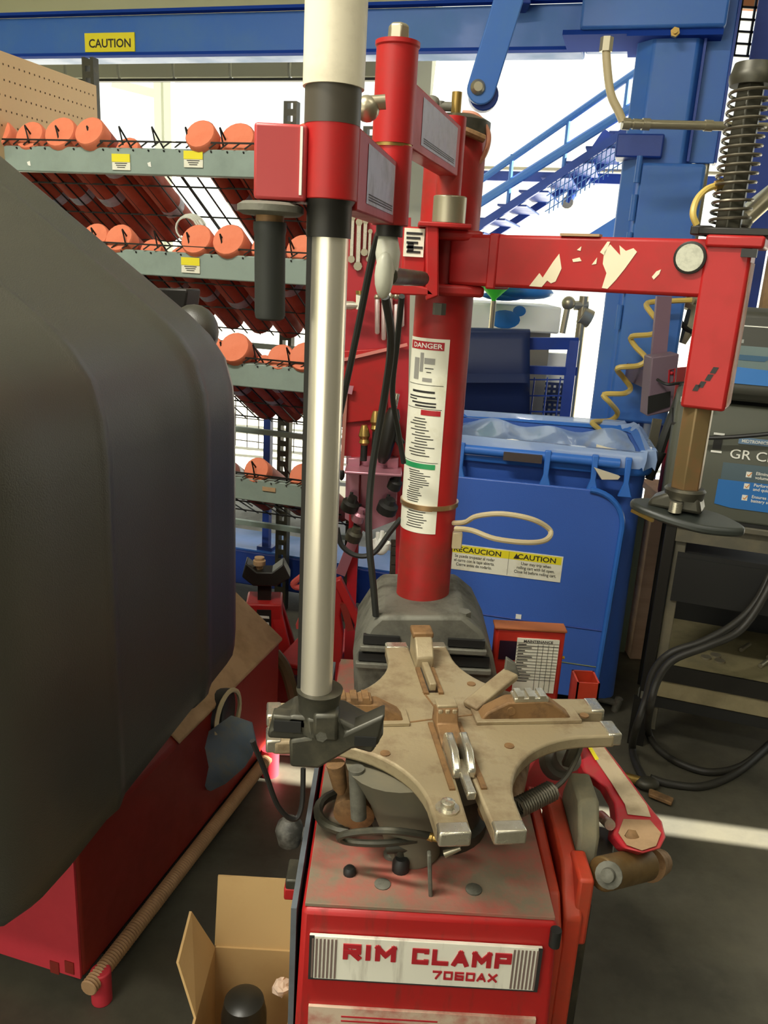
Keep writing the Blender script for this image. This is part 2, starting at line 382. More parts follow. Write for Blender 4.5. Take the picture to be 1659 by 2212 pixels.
# ================================================================== STAIRCASE outside and other far things
st = thing('steel_staircase', 'blue steel staircase rising to the right outside the open bay', 'staircase', B(-1.6, 6.0, 0))
def srail(name, pa, pb, r, ext=1.35, v=6.0, mt=BLUE):
    a, e = PV(*pa, v), PV(*pb, v); d = e - a
    b = MB(); b.tube([a - d * 0.15, a + d * ext], r, 8); part(name, b, mt, st)
srail('handrail', (1370, 158), (1040, 388), 0.022); srail('midrail', (1352, 240), (1030, 442), 0.03)
a, e = PV(1350, 285, 6.0), PV(1030, 492, 6.0); d = e - a
b = MB(); b.bar(a - d * 0.1, a + d * 1.9, 0.05, 0.05); part('stringer', b, BLUED, st)
b = MB(); b.bar(a - d * 0.1 + D * 0.8, a + d * 1.9 + D * 0.8, 0.05, 0.05); part('stringer', b, BLUED, st)
for k in range(12):
    q = a + d * (k * 0.15); b = MB(); b.obox(q + D * 0.4, W * 0.10, D * 0.4, Z * 0.006); part('tread', b, BLUED, st)
for k in range(5):
    q = a + d * (k * 0.38 + 0.02); b = MB(); b.cyl(q, q + Z * 0.34, 0.014, n=8); part('baluster', b, BLUE, st)
b = MB()
for k in range(20):
    q = a + d * (k * 0.03 - .1); b.bar(q, q - Z * 0.22, 0.006, 0.006, up=D)
for k in range(4):
    b.bar(a - d * .1 - Z * (0.05 * k + 0.04), a + d * .5 - Z * (0.05 * k + 0.04), 0.006, 0.006, up=D)
part('mesh_infill', b, BLUE, st, stuff=True)
b = MB(); q = a + d * 1.9; b.bar((q.x, q.y, 0), q, 0.08, 0.08, up=D); q = a - d * 0.1; b.bar((q.x, q.y, 0), q, 0.08, 0.08, up=D); part('support_post', b, BLUED, st)
gb = thing('yard_crossbeam', 'blue horizontal crossbeam behind the staircase', 'beam', B(-0.6, 6.9, 0))
p, q = PV(1030, 362, 6.9), PV(1360, 398, 6.9)
b = MB(); b.bbox(-1.6, 1.65, 6.9, 7.0, q.z, p.z - 0.02); part('beam_web', b, BLUED, gb)
b = MB(); b.bbox(-1.6, 1.65, 6.88, 7.02, p.z - 0.005, p.z + 0.01); part('cable_tray', b, GALV, gb)
for u in (-1.55, 1.6):
    b = MB(); b.bbox(u - 0.05, u + 0.05, 6.9, 7.0, 0, q.z); part('leg', b, BLUED, gb)
b = MB(); b.prism([PV(1262, 512, 6.9), PV(1345, 460, 6.9), PV(1345, 520, 6.9)], D * 0.06); part('gusset', b, BLUE, gb)
b = MB(); a = PV(1285, 395, 6.8); e = PV(1226, 438, 6.8); b.bar(PV(1320, 290, 6.8), PV(1245, 400, 6.8), 0.09, 0.12); b.cyl(PV(1245, 400, 6.8), e, 0.035, n=10); part('hydraulic_strut', b, BLUED, gb)
b = MB(); b.cyl(e - D * 0.03, e + D * 0.03, 0.045, n=12); part('strut_end', b, GALV, gb)
# bay things behind the column
rk = thing('blue_handcart', 'blue tube frame cart with two cross rails behind the bin', 'cart', PY(1190, 900, 3.6).xy.to_3d())
F = lambda x, y: PY(x, y, 3.6)
b = MB(); b.bar(F(1138, 742), F(1248, 742), 0.03, 0.05); part('rail', b, BLUED, rk); b = MB(); b.bar(F(1130, 798), F(1245, 802), 0.03, 0.035); part('rail', b, BLUED, rk)
for x in (1240, 1000):
    b = MB(); q = F(x, 735); b.bar((q.x, 3.6, 0.0), q, 0.045, 0.04, up=D); part('upright', b, BLUED, rk)
b = MB(); q = F(1240, 735)
for k in range(9):
    b.bar(F(1010, 820) + Z * (-0.07 * k), F(1240, 820) + Z * (-0.07 * k), 0.006, 0.006)
for k in range(9): p_ = F(1015 + 28 * k, 815); b.bar(p_, p_ - Z * 0.55, 0.006, 0.006, up=D)
part('mesh_panel', b, BLUED, rk, stuff=True)
tp = thing('vinyl_cover', 'dark navy padded cover draped over the blue cart frame', 'cover', F(1075, 900))
b = MB(); rows = []
for i in range(13):
    t = i / 12; rows.append([PY(985 + 158 * s / 8, 722 + 178 * t, 3.55 - 0.05 * sin(t * pi) - (0.035 if 0.5 < t < 0.62 else 0)) for s in range(9)])
b.sheet(rows); o = part('cover_sheet', b, NAVY, tp); sm = o.modifiers.new('solid', 'SOLIDIFY'); sm.thickness = 0.02
b = MB(); b.cyl(PY(985, 722, 3.56), PY(1143, 726, 3.56), 0.03, n=12); part('top_roll', b, NAVY, tp)
jg = thing('white_jug_box', 'white box with a faded blue print behind the red arm', 'box', PY(1110, 722, 3.9))
b = MB(); p, q = PY(1010, 652, 3.9), PY(1208, 722, 3.9); b.box((p.x, 3.9, q.z), (q.x, 4.3, p.z)); part('carton', b, WHITE, jg, bevel=0.01)
b = MB(); b.ball(PY(1090, 690, 3.9), 0.06, sc=(1.2, 0.06, 0.7)); b.ball(PY(1122, 672, 3.9), 0.03, sc=(1, 0.06, 0.8)); part('blue_print', b, SCRN, jg)
b = MB(); b.box((p.x + 0.03, 3.95, 0), (q.x - 0.03, 4.25, q.z)); part('stand', b, GALV, jg)
gs = thing('green_funnel', 'bright green funnel hanging just below the red swing arm, left end', 'funnel', PY(1068, 630, 3.7))
b = MB(); q = PY(1066, 655, 3.7); b.lathe(q, Z, [(0, 0.008), (0.02, 0.012), (0.09, 0.085), (0.13, 0.09)], 18); part('cone', b, LIME, gs)
b = MB(); b.cyl((q.x, q.y, 0), q + Z * .01, 0.012, n=8); part('spout_stand', b, GALV, gs)
bl = thing('blue_tarp_bundle', 'crumpled bright blue tarp right of the green funnel', 'tarp', PY(1130, 640, 3.9))
b = MB(); b.ball(PY(1130, 630, 3.9), 0.1, sc=(1.4, 0.6, 0.35)); b.ball(PY(1085, 640, 3.9), 0.06, sc=(1.6, 0.6, 0.35)); part('fold', b, SCRN, bl)
bk = thing('wire_basket', 'white wire basket stack right of the navy cover', 'basket', PY(1190, 880, 4.0))
for z_, n_ in ((845, 6), (885, 6)):
    b = MB(); p, q = PY(1160, z_ - 18, 4.0), PY(1212, z_ + 18, 4.0)
    for i in range(n_): x = p.x + (q.x - p.x) * i / (n_ - 1); b.bar((x, 4.0, q.z), (x, 4.0, p.z), 0.012, 0.012, up=D)
    for i in range(4): z2 = q.z + (p.z - q.z) * i / 3; b.bar((p.x, 4.0, z2), (q.x, 4.0, z2), 0.012, 0.012)
    part('basket_grid', b, NAVY, bk)
b = MB(); p, q = PY(1140, 760, 4.05), PY(1235, 905, 4.05); b.box((p.x, 4.05, 0), (q.x, 4.1, p.z)); part('backboard', b, WHITE, bk)
wl = thing('yard_pole', 'slim grey pole with fittings left of the lift post', 'pole', PY(1262, 800, 3.7).xy.to_3d())
b = MB(); q = PY(1262, 640, 3.7); b.cyl((q.x, 3.7, 0), (q.x, 3.7, q.z), 0.02, n=10); part('shaft', b, GALV, wl)
b = MB(); b.cyl(PY(1255, 680, 3.7), PY(1275, 690, 3.7), 0.04, n=10); b.cyl(PY(1240, 660, 3.7), PY(1270, 660, 3.7), 0.02, n=8); part('clamp', b, GALV, wl)
b = MB(); b.cyl(PY(1215, 720, 3.69), PY(1228, 655, 3.69), 0.014, n=8); b.ball(PY(1228, 655, 3.69), 0.03); part('side_arm', b, GALV, wl)
# low blue runway behind the rack
rw = thing('lift_runway', 'long low blue runway lying across the floor behind the rack', 'runway', B(-1.4, 3.1, 0))
b = MB(); b.bbox(-3.6, -0.62, 3.10, 3.37, 0.055, 0.212); part('side_channel', b, BLUED, rw, bevel=0.006)
b = MB(); b.bbox(-3.6, -0.62, 3.11, 3.36, 0.212, 0.219); part('top_plate', b, BLUE, rw)
for u in (-3.3, -2.2, -0.8):
    b = MB(); b.bbox(u, u + 0.12, 3.14, 3.32, 0, 0.055); part('foot', b, BLACKM, rw)
rp = thing('blue_stake', 'thin blue stake standing on the low runway behind the rack', 'stake', B(-1.38, 3.13, 0.219))
b = MB(); b.bbox(-1.41, -1.38, 3.13, 3.16, 0.219, 0.95); b.bbox(-1.43, -1.36, 3.12, 3.17, 0.219, 0.235); part('stake', b, BLUED, rp)
fn = thing('mesh_fence', 'dark wire mesh fence outside beyond the low runway', 'fence', B(-2.4, 5.9, 0))
b = MB()
for k in range(46): b.bar(B(-4.6 + 0.1 * k, 5.9, 0), B(-4.6 + 0.1 * k, 5.9, 0.42), 0.006, 0.006, up=D)
for k in range(5): b.bar(B(-4.6, 5.9, 0.05 + 0.09 * k), B(0, 5.9, 0.05 + 0.09 * k), 0.007, 0.007)
part('wire', b, WIRE, fn, stuff=True)
for u in (-4.6, -2.3, 0):
    b = MB(); b.bbox(u - 0.02, u + 0.02, 5.9, 5.94, 0, 0.46); part('post', b, GALV, fn)
# ================================================================== SHELF RACK with cardboard tubes
RV, RU0, RU1 = 2.5, -2.16, -0.945
RZ = [1.752, 1.442, 1.105, 0.716]
BK = RV + 0.56
rack = thing('storage_rack', 'grey steel rack with sloping wire shelves of orange tubes', 'rack', B((RU0 + RU1) / 2, RV, 0))
for z in RZ:
    b = MB(); b.bbox(RU0, RU1, RV, RV + 0.035, z - 0.085, z - 0.006); part('front_beam', b, RACK, rack, bevel=0.004)
    b = MB(); b.bbox(RU0, RU1, BK - 0.08, BK - 0.06, z - 0.345, z - 0.325); part('rear_beam', b, RACK, rack)
def deck_z(z, v): return z - 0.016 - 0.55 * (v - RV)
for i, z in enumerate(RZ):
    b = MB()
    u = RU0 + 0.02
    while u < RU1:
        b.bar(B(u, RV - 0.005, deck_z(z, RV) + 0.004), B(u, BK - 0.06, deck_z(z, BK - 0.06)), 0.004, 0.004); u += 0.055
    for k in range(4):
        v = RV + 0.005 + k * 0.155; b.bar(B(RU0, v, deck_z(z, v)), B(RU1, v, deck_z(z, v)), 0.005, 0.005)
    b.bar(B(RU0, RV - 0.006, z + 0.012), B(RU1, RV - 0.006, z + 0.012), 0.005, 0.005)
    u = RU0
    while u < RU1:
        b.bar(B(u, RV - 0.006, z - 0.004), B(u + 0.025, RV - 0.006, z + 0.012), 0.0035, 0.0035); u += 0.04
    part('wire_deck', b, WIRE, rack, stuff=True)
    b = MB(); b.bbox(RU0, RU1, RV + 0.035, RV + 0.05, z - 0.02, z - 0.006); part('beam_lip', b, BLACKM, rack)
    k = 0; u = RU0 + 0.06
    while u < RU1 - 0.02:
        b = MB(); b.tube([B(u, RV + 0.0, z + 0.002), B(u - 0.01, RV - 0.004, z + 0.055), B(u, RV + 0.1, deck_z(z, RV + 0.1) + 0.03), B(u, BK - 0.07, deck_z(z, BK - 0.07) + 0.025)], 0.003, 5)
        part('divider', b, WIRE, rack); u += 0.118
def upright(u, v, top, slots=True):
    b = MB(); wd = 0.05
    b.bbox(u, u + 0.014, v, v + 0.035, 0, top); b.bbox(u + wd - 0.014, u + wd, v, v + 0.035, 0, top)
    z = 0.0
    while z < top: b.bbox(u + 0.014, u + wd - 0.014, v, v + 0.006, z, min(top, z + 0.022)); z += 0.042
    part('upright', b, CASTD, rack)
upright(-2.135, 3.02, 2.13); upright(-1.30, 3.02, 1.98); upright(RU1 - 0.05, RV + 0.04, 1.76); upright(RU1 - 0.05, 3.02, 1.9); upright(RU0 - 0.05, RV + 0.04, 1.76)
# pegboard side panel
pb = part('pegboard_panel', MB().bbox(-2.098, -2.082, 2.38, 3.03, 1.7, 2.033), PEG, rack)
b = MB()
for i in range(6):
    for j in range(24):
        c = B(-2.0815, 2.42 + j * 0.0255, 1.76 + i * 0.047); b.quad(c - D * 0.003 - Z * 0.003, c + D * 0.003 - Z * 0.003, c + D * 0.003 + Z * 0.003, c - D * 0.003 + Z * 0.003)
part('peg_hole', b, PEGH, pb, stuff=True)
for k, (x, y, v_) in enumerate(((262, 350, 0), (418, 344, 0), (412, 573, 1))):
    c = PV(x, y, RV - 0.003)
    b = MB(); b.obox(c, W * 0.033, D * 0.0015, Z * 0.024); lb = part('price_label', b, DECAL, rack)
    b = MB(); b.obox(c + Z * 0.012 - D * 0.002, W * 0.033, D * 0.0012, Z * 0.012); part('yellow_band', b, INKY, lb)
    b = MB()
    for r in range(3): b.obox(c - Z * (0.004 + 0.006 * r) - D * 0.0022, W * (0.022 - 0.004 * r), D * 0.0008, Z * 0.001)
    part('print_line', b, INK, lb)
c = PV(581, 1057, RV - 0.003); b = MB(); b.obox(c, W * 0.024, D * 0.0015, Z * 0.007); part('worn_label', b, TAN, rack)
for x, y in ((58, 350), (318, 352)):
    c = PV(x, y, RV - 0.002); b = MB(); b.prism([c, c + W * 0.012 + Z * 0.004, c + W * 0.014 - Z * 0.012, c + W * 0.004 - Z * 0.010], D * 0.001); part('sticker_scrap', b, WHITE, rack)
# tubes
ORD = ['first', 'second', 'third', 'fourth', 'fifth', 'sixth', 'seventh', 'eighth', 'ninth', 'tenth', 'eleventh', 'twelfth', 'thirteenth', 'fourteenth']
SHN = ['top', 'second', 'third', 'lowest']
sl_ = Vector(D * cos(math.atan(0.55)) - Z * sin(math.atan(0.55))); nn = (D * sin(math.atan(0.55)) + Z * cos(math.atan(0.55)))
proto = None
TU = [[-2.10, -1.985, -1.86, -1.74, -1.64, -1.345, -1.235, -1.115, -1.0],
      [-1.85, -1.75, -1.655, -1.56, -1.47, -1.365, -1.25, -1.13, -1.01],
      [-1.33, -1.225, -1.15, -1.07, -0.985],
      [-1.30, -1.15, -0.985]]
RD = [[.05, .052, .056, .052, .042, .05, .058, .055, .05], [.045, .05, .05, .04, .042, .053, .055, .05, .052], [.05, .053, .035, .045, .05], [.045, .045, .045]]
ST_ = {(0, 4): .05, (1, 3): .05, (1, 4): .09, (2, 2): .06}
for s in range(4):
    for k, u in enumerate(TU[s]):
        r = RD[s][k]; z = RZ[s]; st_ = ST_.get((s, k), random.uniform(-0.02, 0.02))
        a = B(u - .010, RV - 0.0, deck_z(z, RV - 0.0)) + nn * (r - 0.002) + sl_ * st_
        L = 0.56 + random.uniform(-0.03, 0.03)
        lab = 'orange capped cardboard tube, %s from the left on the %s rack shelf' % (ORD[k], SHN[s])
        if proto is None:
            t = thing('cardboard_tube', lab, 'tube', a, 'orange tubes on the rack'); proto = t
            b = MB(); b.lathe(a, sl_, [(0, 0.05), (L, 0.05)], 20); part('tube_wall', b, TUBE, t)
            b = MB(); b.lathe(a - sl_ * 0.012, sl_, [(0, 0.0), (0, 0.047), (0.006, 0.0505), (0.045, 0.0505)], 20); part('end_cap', b, TERRA, t)
            b = MB(); b.lathe(a + sl_ * (L * 0.55), sl_, [(0, 0.0508), (0.04, 0.0508)], 20); part('paper_label', b, DECALG, t)
        else:
            t = proto.copy(); COL.objects.link(t); t.location = a; t['label'] = lab
            for ch_ in list(proto.children):
                c2 = ch_.copy(); COL.objects.link(c2); c2.parent = t; c2.location = (0, 0, 0)
                if ch_.name.startswith('paper_label'): c2.location = sl_ * random.uniform(-0.2, 0.1)
        t.scale = (r / 0.05,) * 3 if t is not proto else (1, 1, 1)
# small dark clamp lying in the gap of the second shelf
cw = thing('coiled_wire', 'coil of pale wire in the gap on the second shelf', 'wire coil', PV(405, 500, RV + 0.1))
b = MB(); c = PV(403, 500, RV + 0.1)
for k in range(5):
    b.tube([c + W * (0.04 + .004 * k) * cos(t * pi / 8) + Z * (0.035 + .003 * k) * sin(t * pi / 8) + D * (0.008 * k) + Z * 0.01 for t in range(16)], 0.003, 5, closed=True)
part('coil', b, PALE, cw)
# ================================================================== TIRE CHANGER
TC = thing('tire_changer', 'red tire changer with round column, star shaped clamping table and swing arm', 'tire changer', (0.1, 1.3, 0))
CX0, CX1, CY0, CY1, CZ = -0.083, 0.277, 0.947, 1.72, 0.56
# cabinet
b = MB(); b.add([(CX0, CY0, CZ - 0.004), (CX1, CY0, CZ - 0.004), (CX1, CY1, CZ - 0.004), (CX0, CY1, CZ - 0.004),
                 (CX0 - 0.012, CY0 - 0.004, 0.03), (CX1 + 0.02, CY0 - 0.004, 0.03), (CX1 + 0.02, CY1, 0.03), (CX0 - 0.012, CY1, 0.03)],
                [(0, 1, 2, 3), (5, 4, 7, 6), (4, 5, 1, 0), (5, 6, 2, 1), (6, 7, 3, 2), (7, 4, 0, 3)])
cab = part('cabinet', b, mat('red_cabinet', (172, 30, 29), 0.4, dirt=(84, 54, 40), amount=0.7, scale=14, lo=0.55, spec=0.4, stretch=(3, 3, .5)), TC, bevel=0.008)
b = MB(); b.box((CX0 + 0.004, CY0 + 0.006, CZ - 0.004), (CX1 - 0.004, CY1 - 0.01, CZ + 0.002)); part('cabinet_top', b, DUSTR, TC, bevel=0.001)
b = MB(); b.box((CX0 - 0.016, CY0 + 0.01, 0.02), (CX0 - 0.008, CY1, CZ - 0.012)); part('side_guard', b, mat('blue_grey_edge', (98, 106, 112), 0.5, dirt=(70, 72, 70), amount=.6), TC)
b = MB(); b.box((CX0 + 0.02, CY0 - 0.02, 0.0), (CX1 - 0.0, CY1 - 0.02, 0.032)); part('base_plinth', b, BLACKM, TC)
b = MB(); b.cyl((CX1 - 0.004, CY0 - 0.006, CZ - 0.035), (CX1 - 0.004, CY0 - 0.006, CZ - 0.008), 0.008, n=12); part('corner_hole', b, BLACK, cab)
# nameplate: lettering in relief
fy = CY0 - 0.0055
b = MB(); NX0, NX1, NZ1, NZ0 = -0.070, 0.258, 0.519, 0.443
b.box((NX0, fy - 0.002, NZ0), (NX1, fy + 0.004, NZ1)); npl = part('nameplate', b, mat('plate_white', (238, 234, 216), .45, dirt=(140, 124, 104), amount=.6, scale=12, lo=.54, stretch=(4, 4, .4)), TC, bevel=0.001)
for x0, x1 in ((NX0 + 0.002, NX0 + 0.040), (NX1 - 0.042, NX1 - 0.004)):
    n = 7
    for k in range(n):
        x = x0 + (x1 - x0) * (k + 0.3) / n; b = MB(); b.box((x, fy - 0.0032, NZ0 + 0.004), (x + 0.0026, fy - 0.0018, NZ1 - 0.004)); part('stripe', b, mat('grey_stripe', (120, 100, 92), 0.5), npl)
b = MB(); b.box((NX0, fy - 0.0026, NZ0), (NX0 + 0.007, fy - 0.001, NZ1)); b.box((NX1 - 0.006, fy - 0.0026, NZ0), (NX1, fy - 0.001, NZ1)); b.box((NX0, fy - 0.0024, NZ0), (NX1, fy - 0.001, NZ0 + 0.002)); part('border', b, INK, npl)
GL = {'R': [(0, 0, 0, 1), (0, 1, 1, 1), (1, 1, 1, .5), (1, .5, 0, .5), (.45, .5, 1, 0)], 'I': [(.5, 0, .5, 1)], 'M': [(0, 0, 0, 1), (1, 0, 1, 1), (0, 1, .5, .35), (.5, .35, 1, 1)],
      'C': [(0, 0, 0, 1), (0, 1, 1, 1), (0, 0, 1, 0), (1, 1, 1, .92), (1, 0, 1, .08)], 'L': [(0, 0, 0, 1), (0, 0, 1, 0)], 'A': [(0, 0, .5, 1), (.5, 1, 1, 0), (.22, .3, .78, .3)],
      'P': [(0, 0, 0, 1), (0, 1, 1, 1), (1, 1, 1, .45), (1, .45, 0, .45)], '7': [(0, 1, 1, 1), (1, 1, .4, 0)], '0': [(0, 0, 0, 1), (0, 1, 1, 1), (1, 1, 1, 0), (1, 0, 0, 0)],
      '6': [(0, 0, 0, 1), (0, 1, 1, 1), (0, 0, 1, 0), (1, 0, 1, .5), (1, .5, 0, .5)], 'X': [(0, 0, 1, 1), (0, 1, 1, 0)]}
def block(s_, x, z, w_, h_, gap, th):
    for c in s_:
        ww = w_ * (.35 if c == 'I' else 1.15 if c == 'M' else 1)
        b = MB()
        for n_, (x0, z0, x1, z1) in enumerate(GL[c]):
            p = V3(x + th / 2 + x0 * (ww - th), 0, z + th / 2 + z0 * (h_ - th)); q = V3(x + th / 2 + x1 * (ww - th), 0, z + th / 2 + z1 * (h_ - th)); d = (q - p).normalized() * th * .48
            f_ = V3(0, fy - .0026 - .00012 * n_, 0); b.bar(p - d + f_, q + d + f_, th, .0022, up=V3(0, 1, 0))
        part('letter', b, INKR, npl, flat=True)
        x += ww + gap
block('RIM', -0.022, 0.4825, 0.0255, 0.0265, 0.0055, 0.0070); block('CLAMP', 0.0755, 0.4815, 0.0235, 0.0265, 0.0048, 0.0066); block('7060AX', 0.1065, 0.4570, 0.0128, 0.0138, 0.0030, 0.0026)
b = MB(); b.box((-0.068, fy - 0.001, 0.352), (0.262, fy + 0.004, 0.392)); sp = part('safety_strip', b, mat('dirty_strip', (206, 184, 160), 0.6, dirt=(170, 60, 50), amount=0.8, scale=14), TC)
b = MB(); text(b, 'KEEP HANDS CLEAR', (0.098, fy - 0.0015, 0.364), (1, 0, 0), (0, 0, 1), 0.018, 0, 0.0006, 'CENTER', wide=1.3); 
b.v = []; b.f = []; b.mi = []
for k in range(3): b.box((-0.02, fy - 0.0016, 0.360 + k * 0.008), (0.18 - 0.03 * k, fy - 0.0008, 0.3625 + k * 0.008))
part('worn_line', b, INKR, sp)
# bits on the cabinet top
for x, y, r, h, mt, nm in ((755, 1888, 0.0095, 0.012, BLACK, 'rubber_plug'), (865, 1880, 0.013, 0.022, BLACK, 'rubber_plug'), (826, 1912, 0.012, 0.004, CAST, 'washer'), (1023, 1924, 0.012, 0.005, CAST, 'washer'), (845, 1850, 0.012, 0.01, CAST, 'washer')):
    q = PZ(x, y, CZ + 0.001); b = MB(); b.lathe(q, Z, [(0, r), (h * 0.7, r), (h, r * 0.7)], 14); part(nm, b, mt, TC)
b = MB(); q = PZ(930, 1934, CZ); b.bar(q, PY(927, 1842, q.y), 0.012, 0.006, up=V3(1, 0, 0)); part('lever_bar', b, CAST, TC, bevel=0.002)
b = MB(); q = PZ(868, 1872, CZ); b.cyl(q + Z * 0.0, PY(862, 1822, q.y), 0.009, n=10); b.cyl(PY(835, 1830, q.y), PY(880, 1826, q.y), 0.010, n=10); part('valve_block', b, CASTD, TC)
b = MB(); hp = [PY(930, 1806, 1.0), PY(850, 1795, .985), PY(780, 1797, 1.0), PY(735, 1806, 1.01), PY(750, 1818, 1.02), PY(820, 1822, 1.02), PY(900, 1814, 1.03)]
b.tube(smooth(hp, 5), 0.0055, 8); part('air_hose', b, CASTD, TC)
b = MB(); b.lathe(PY(924, 1806, 1.0), PY(980, 1822, .985) - PY(924, 1806, 1.0), [(0, .006), (.008, .0065), (.009, .005), (.016, .005), (.017, .0065), (.026, .006), (.036, .004)], 12); part('hose_fitting', b, BRASS, TC)
b = MB(); b.cyl(PY(960, 1845, 1.0), PY(995, 1832, 1.0), 0.006, 0.003, n=10); part('hose_stub', b, GALV, TC)
b = MB(); c = PZ(757, 1752, 0.585)
ring = [c + V3(0.052 * cos(t * pi / 10), 0.05 * sin(t * pi / 10), 0) for t in range(-2, 16)]
b.tube(ring, 0.008, 8); part('hose_loop', b, CASTD, TC)
# turntable drum below
TX, TY, TZ = 0.110, 1.150, 0.75
b = MB(); b.lathe((TX, TY, CZ), Z, [(0, 0.085), (0.02, 0.085), (0.025, 0.075), (0.09, 0.065), (0.10, 0.10), (0.165, 0.12)], 32); part('turntable_hub', b, CASTD, TC)
b = MB(); q = V3(TX - 0.035, TY - 0.075, CZ + 0.002); b.lathe(q, V3(-0.12, 0.0, 1), [(0, 0.042), (0.03, 0.044), (0.10, 0.062), (0.168, 0.092)], 28); part('dust_cone', b, mat('grey_cone', (104, 100, 84), 0.6, dirt=(136, 124, 96), amount=.5), TC)
for p_, q_ in (((-0.02, 1.07, 0.62), (0.0, 1.24, 0.66)), ((0.2, 1.08, 0.63), (0.24, 1.22, 0.66))):
    b = MB(); b.lathe(p_, Vector(q_) - Vector(p_), [(0, .02), (.004, .032), (.12, .032), (.125, .02), (.17, .02)], 18); part('clamp_cylinder', b, RUST, TC)
b = MB(); b.cyl(PY(770, 1660, 1.04), PY(775, 1765, 1.04), 0.012, n=12); part('pin', b, CAST, TC)
b = MB(); b.lathe(PY(725, 1650, 1.06), PY(737, 1712, 1.06) - PY(725, 1650, 1.06), [(0, .014), (.04, .011), (.05, .006)], 12); part('pin', b, RUST, TC)
# star table
A0 = radians(8)
def rot(r, th): return V3(TX + r * cos(th), TY + r * sin(th), 0)
def tp_(th, al, ac, z=TZ): return V3(TX + al * cos(th) - ac * sin(th), TY + al * sin(th) + ac * cos(th), z)
out = []
for k in range(4):
    th = A0 + k * pi / 2; hw = 0.058; Lr = 0.272; sw = 0.0125
    out += [tp_(th, 0.24, -hw), tp_(th, Lr - 0.012, -hw), tp_(th, Lr, -hw + 0.012), tp_(th, Lr, -sw - 0.002), tp_(th, 0.085, -sw * 0.8), tp_(th, 0.085, sw * 0.8), tp_(th, Lr, sw + 0.002), tp_(th, Lr, hw - 0.012), tp_(th, Lr - 0.012, hw), tp_(th, 0.24, hw)]
    # concave fillet to the next arm
    pa = tp_(th, 0.205, hw); pbm = tp_(th + pi / 4, 0.128, 0); pc = tp_(th + pi / 2, 0.205, -hw)
    for j in range(1, 14):
        t = j / 14; ph = pi / 2 * t
        cc = tp_(th, 0.222, 0.222); r_ = 0.164
        out.append(cc + V3(r_ * cos(th - pi / 2 - ph), r_ * sin(th - pi / 2 - ph), 0))
b = MB(); b.prism([p - Z * 0.0 for p in out], Z * -0.022); tab = part('turntable', b, DUST, TC, bevel=0.004)
for k in range(4):
    th = A0 + k * pi / 2
    for s_ in (-1, 1):
        b = MB(); b.obox(tp_(th, 0.262, s_ * 0.036, TZ - 0.009), tp_(th, 0.0115, 0) - V3(TX, TY, 0) - Z * TZ, V3(-sin(th), cos(th), 0) * 0.021, Z * 0.0105); part('worn_tip', b, STEEL, tab, bevel=0.003)
# seams radiating from the centre
b = MB()
for k in range(4):
    th = A0 + k * pi / 2 + 0.12
    b.bar(tp_(th, 0.012, 0.0, TZ), tp_(th, 0.085, 0.006, TZ), 0.003, 0.0016)
part('seam', b, RUST, tab)
for x, y in ((1100, 1612), (832, 1628), (1018, 1478), (1262, 1546)):
    q = PZ(x, y, TZ); b = MB(); b.cyl(q - Z * 0.001, q + Z * 0.0015, 0.0075, n=12); part('bolt_hole', b, RUST, tab)
b = MB(); q = PZ(966, 1748, TZ); b.lathe(q, Z, [(0, .016), (.003, .016), (.004, .0095), (.012, .0095), (.014, .006)], 12); part('bolt', b, STEEL, tab)
# jaws: one stepped clamp per arm
def jaw(th, r0, mts, flip=1, hh=1.0):
    X = V3(cos(th), sin(th), 0); Y = V3(-sin(th), cos(th), 0); O = V3(TX, TY, TZ)
    prof = [(0.0, 0.0), (0.012, 0.016), (0.045, 0.034 * hh), (0.105, 0.036 * hh), (0.118, 0.030 * hh), (0.15, 0.006), (0.15, 0.0)]
    b = MB(); b.prism([O + X * (r0 + a) + Y * -0.014 + Z * h for a, h in prof], Y * 0.028); j = part('jaw', b, mts[0], TC, bevel=0.003)
    b = MB(); b.obox(O + X * (r0 + 0.082) + Z * (0.037 * hh), X * 0.028, Y * 0.0135, Z * 0.004); part('jaw_pad', b, mts[1], j, bevel=0.002)
    b = MB()
    for k in range(3): b.obox(O + X * (r0 + 0.064 + 0.018 * k) + Z * (0.042 * hh), X * 0.005, Y * 0.0135, Z * 0.0025)
    part('jaw_tooth', b, mts[1], j)
    b = MB(); b.cyl(O + X * (r0 + 0.05) + Y * -0.0145 + Z * 0.02, O + X * (r0 + 0.05) + Y * -0.0165 + Z * 0.02, 0.007, n=12); part('rivet', b, mts[0], j)
    b = MB(); b.obox(O + X * (r0 + 0.08) + Z * 0.003, X * 0.085, Y * 0.022, Z * 0.003); part('slide_plate', b, DUST, j, bevel=0.001)
    return j
jaw(A0 + 0.0, 0.055, (RUST, STEEL)); jaw(A0 + pi, 0.06, (RUST, RUST))
# rear jaw: upright block with stem
th = A0 + pi / 2; X = V3(cos(th), sin(th), 0); Y = V3(-sin(th), cos(th), 0); O = V3(TX, TY, TZ)
b = MB(); b.prism([O + X * a + Y * -0.016 + Z * h for a, h in ((0.165, 0), (0.165, 0.022), (0.19, 0.046), (0.225, 0.05), (0.235, 0.03), (0.235, 0))], Y * 0.032); j = part('jaw', b, DUST, TC, bevel=0.003)
b = MB(); b.obox(O + X * 0.215 + Z * 0.049, X * 0.018, Y * 0.019, Z * 0.006); part('jaw_pad', b, RUST, j, bevel=0.003)
b = MB(); b.obox(O + X * 0.125 + Z * 0.008, X * 0.04, Y * 0.006, Z * 0.007); part('jaw_stem', b, DUST, j, bevel=0.002)
b = MB(); 
for s_ in (-1, 1): b.obox(O + X * 0.12 + Y * 0.0125 * s_ + Z * 0.002, X * 0.045, Y * 0.004, Z * 0.002)
part('slot_edge', b, RUST, j)
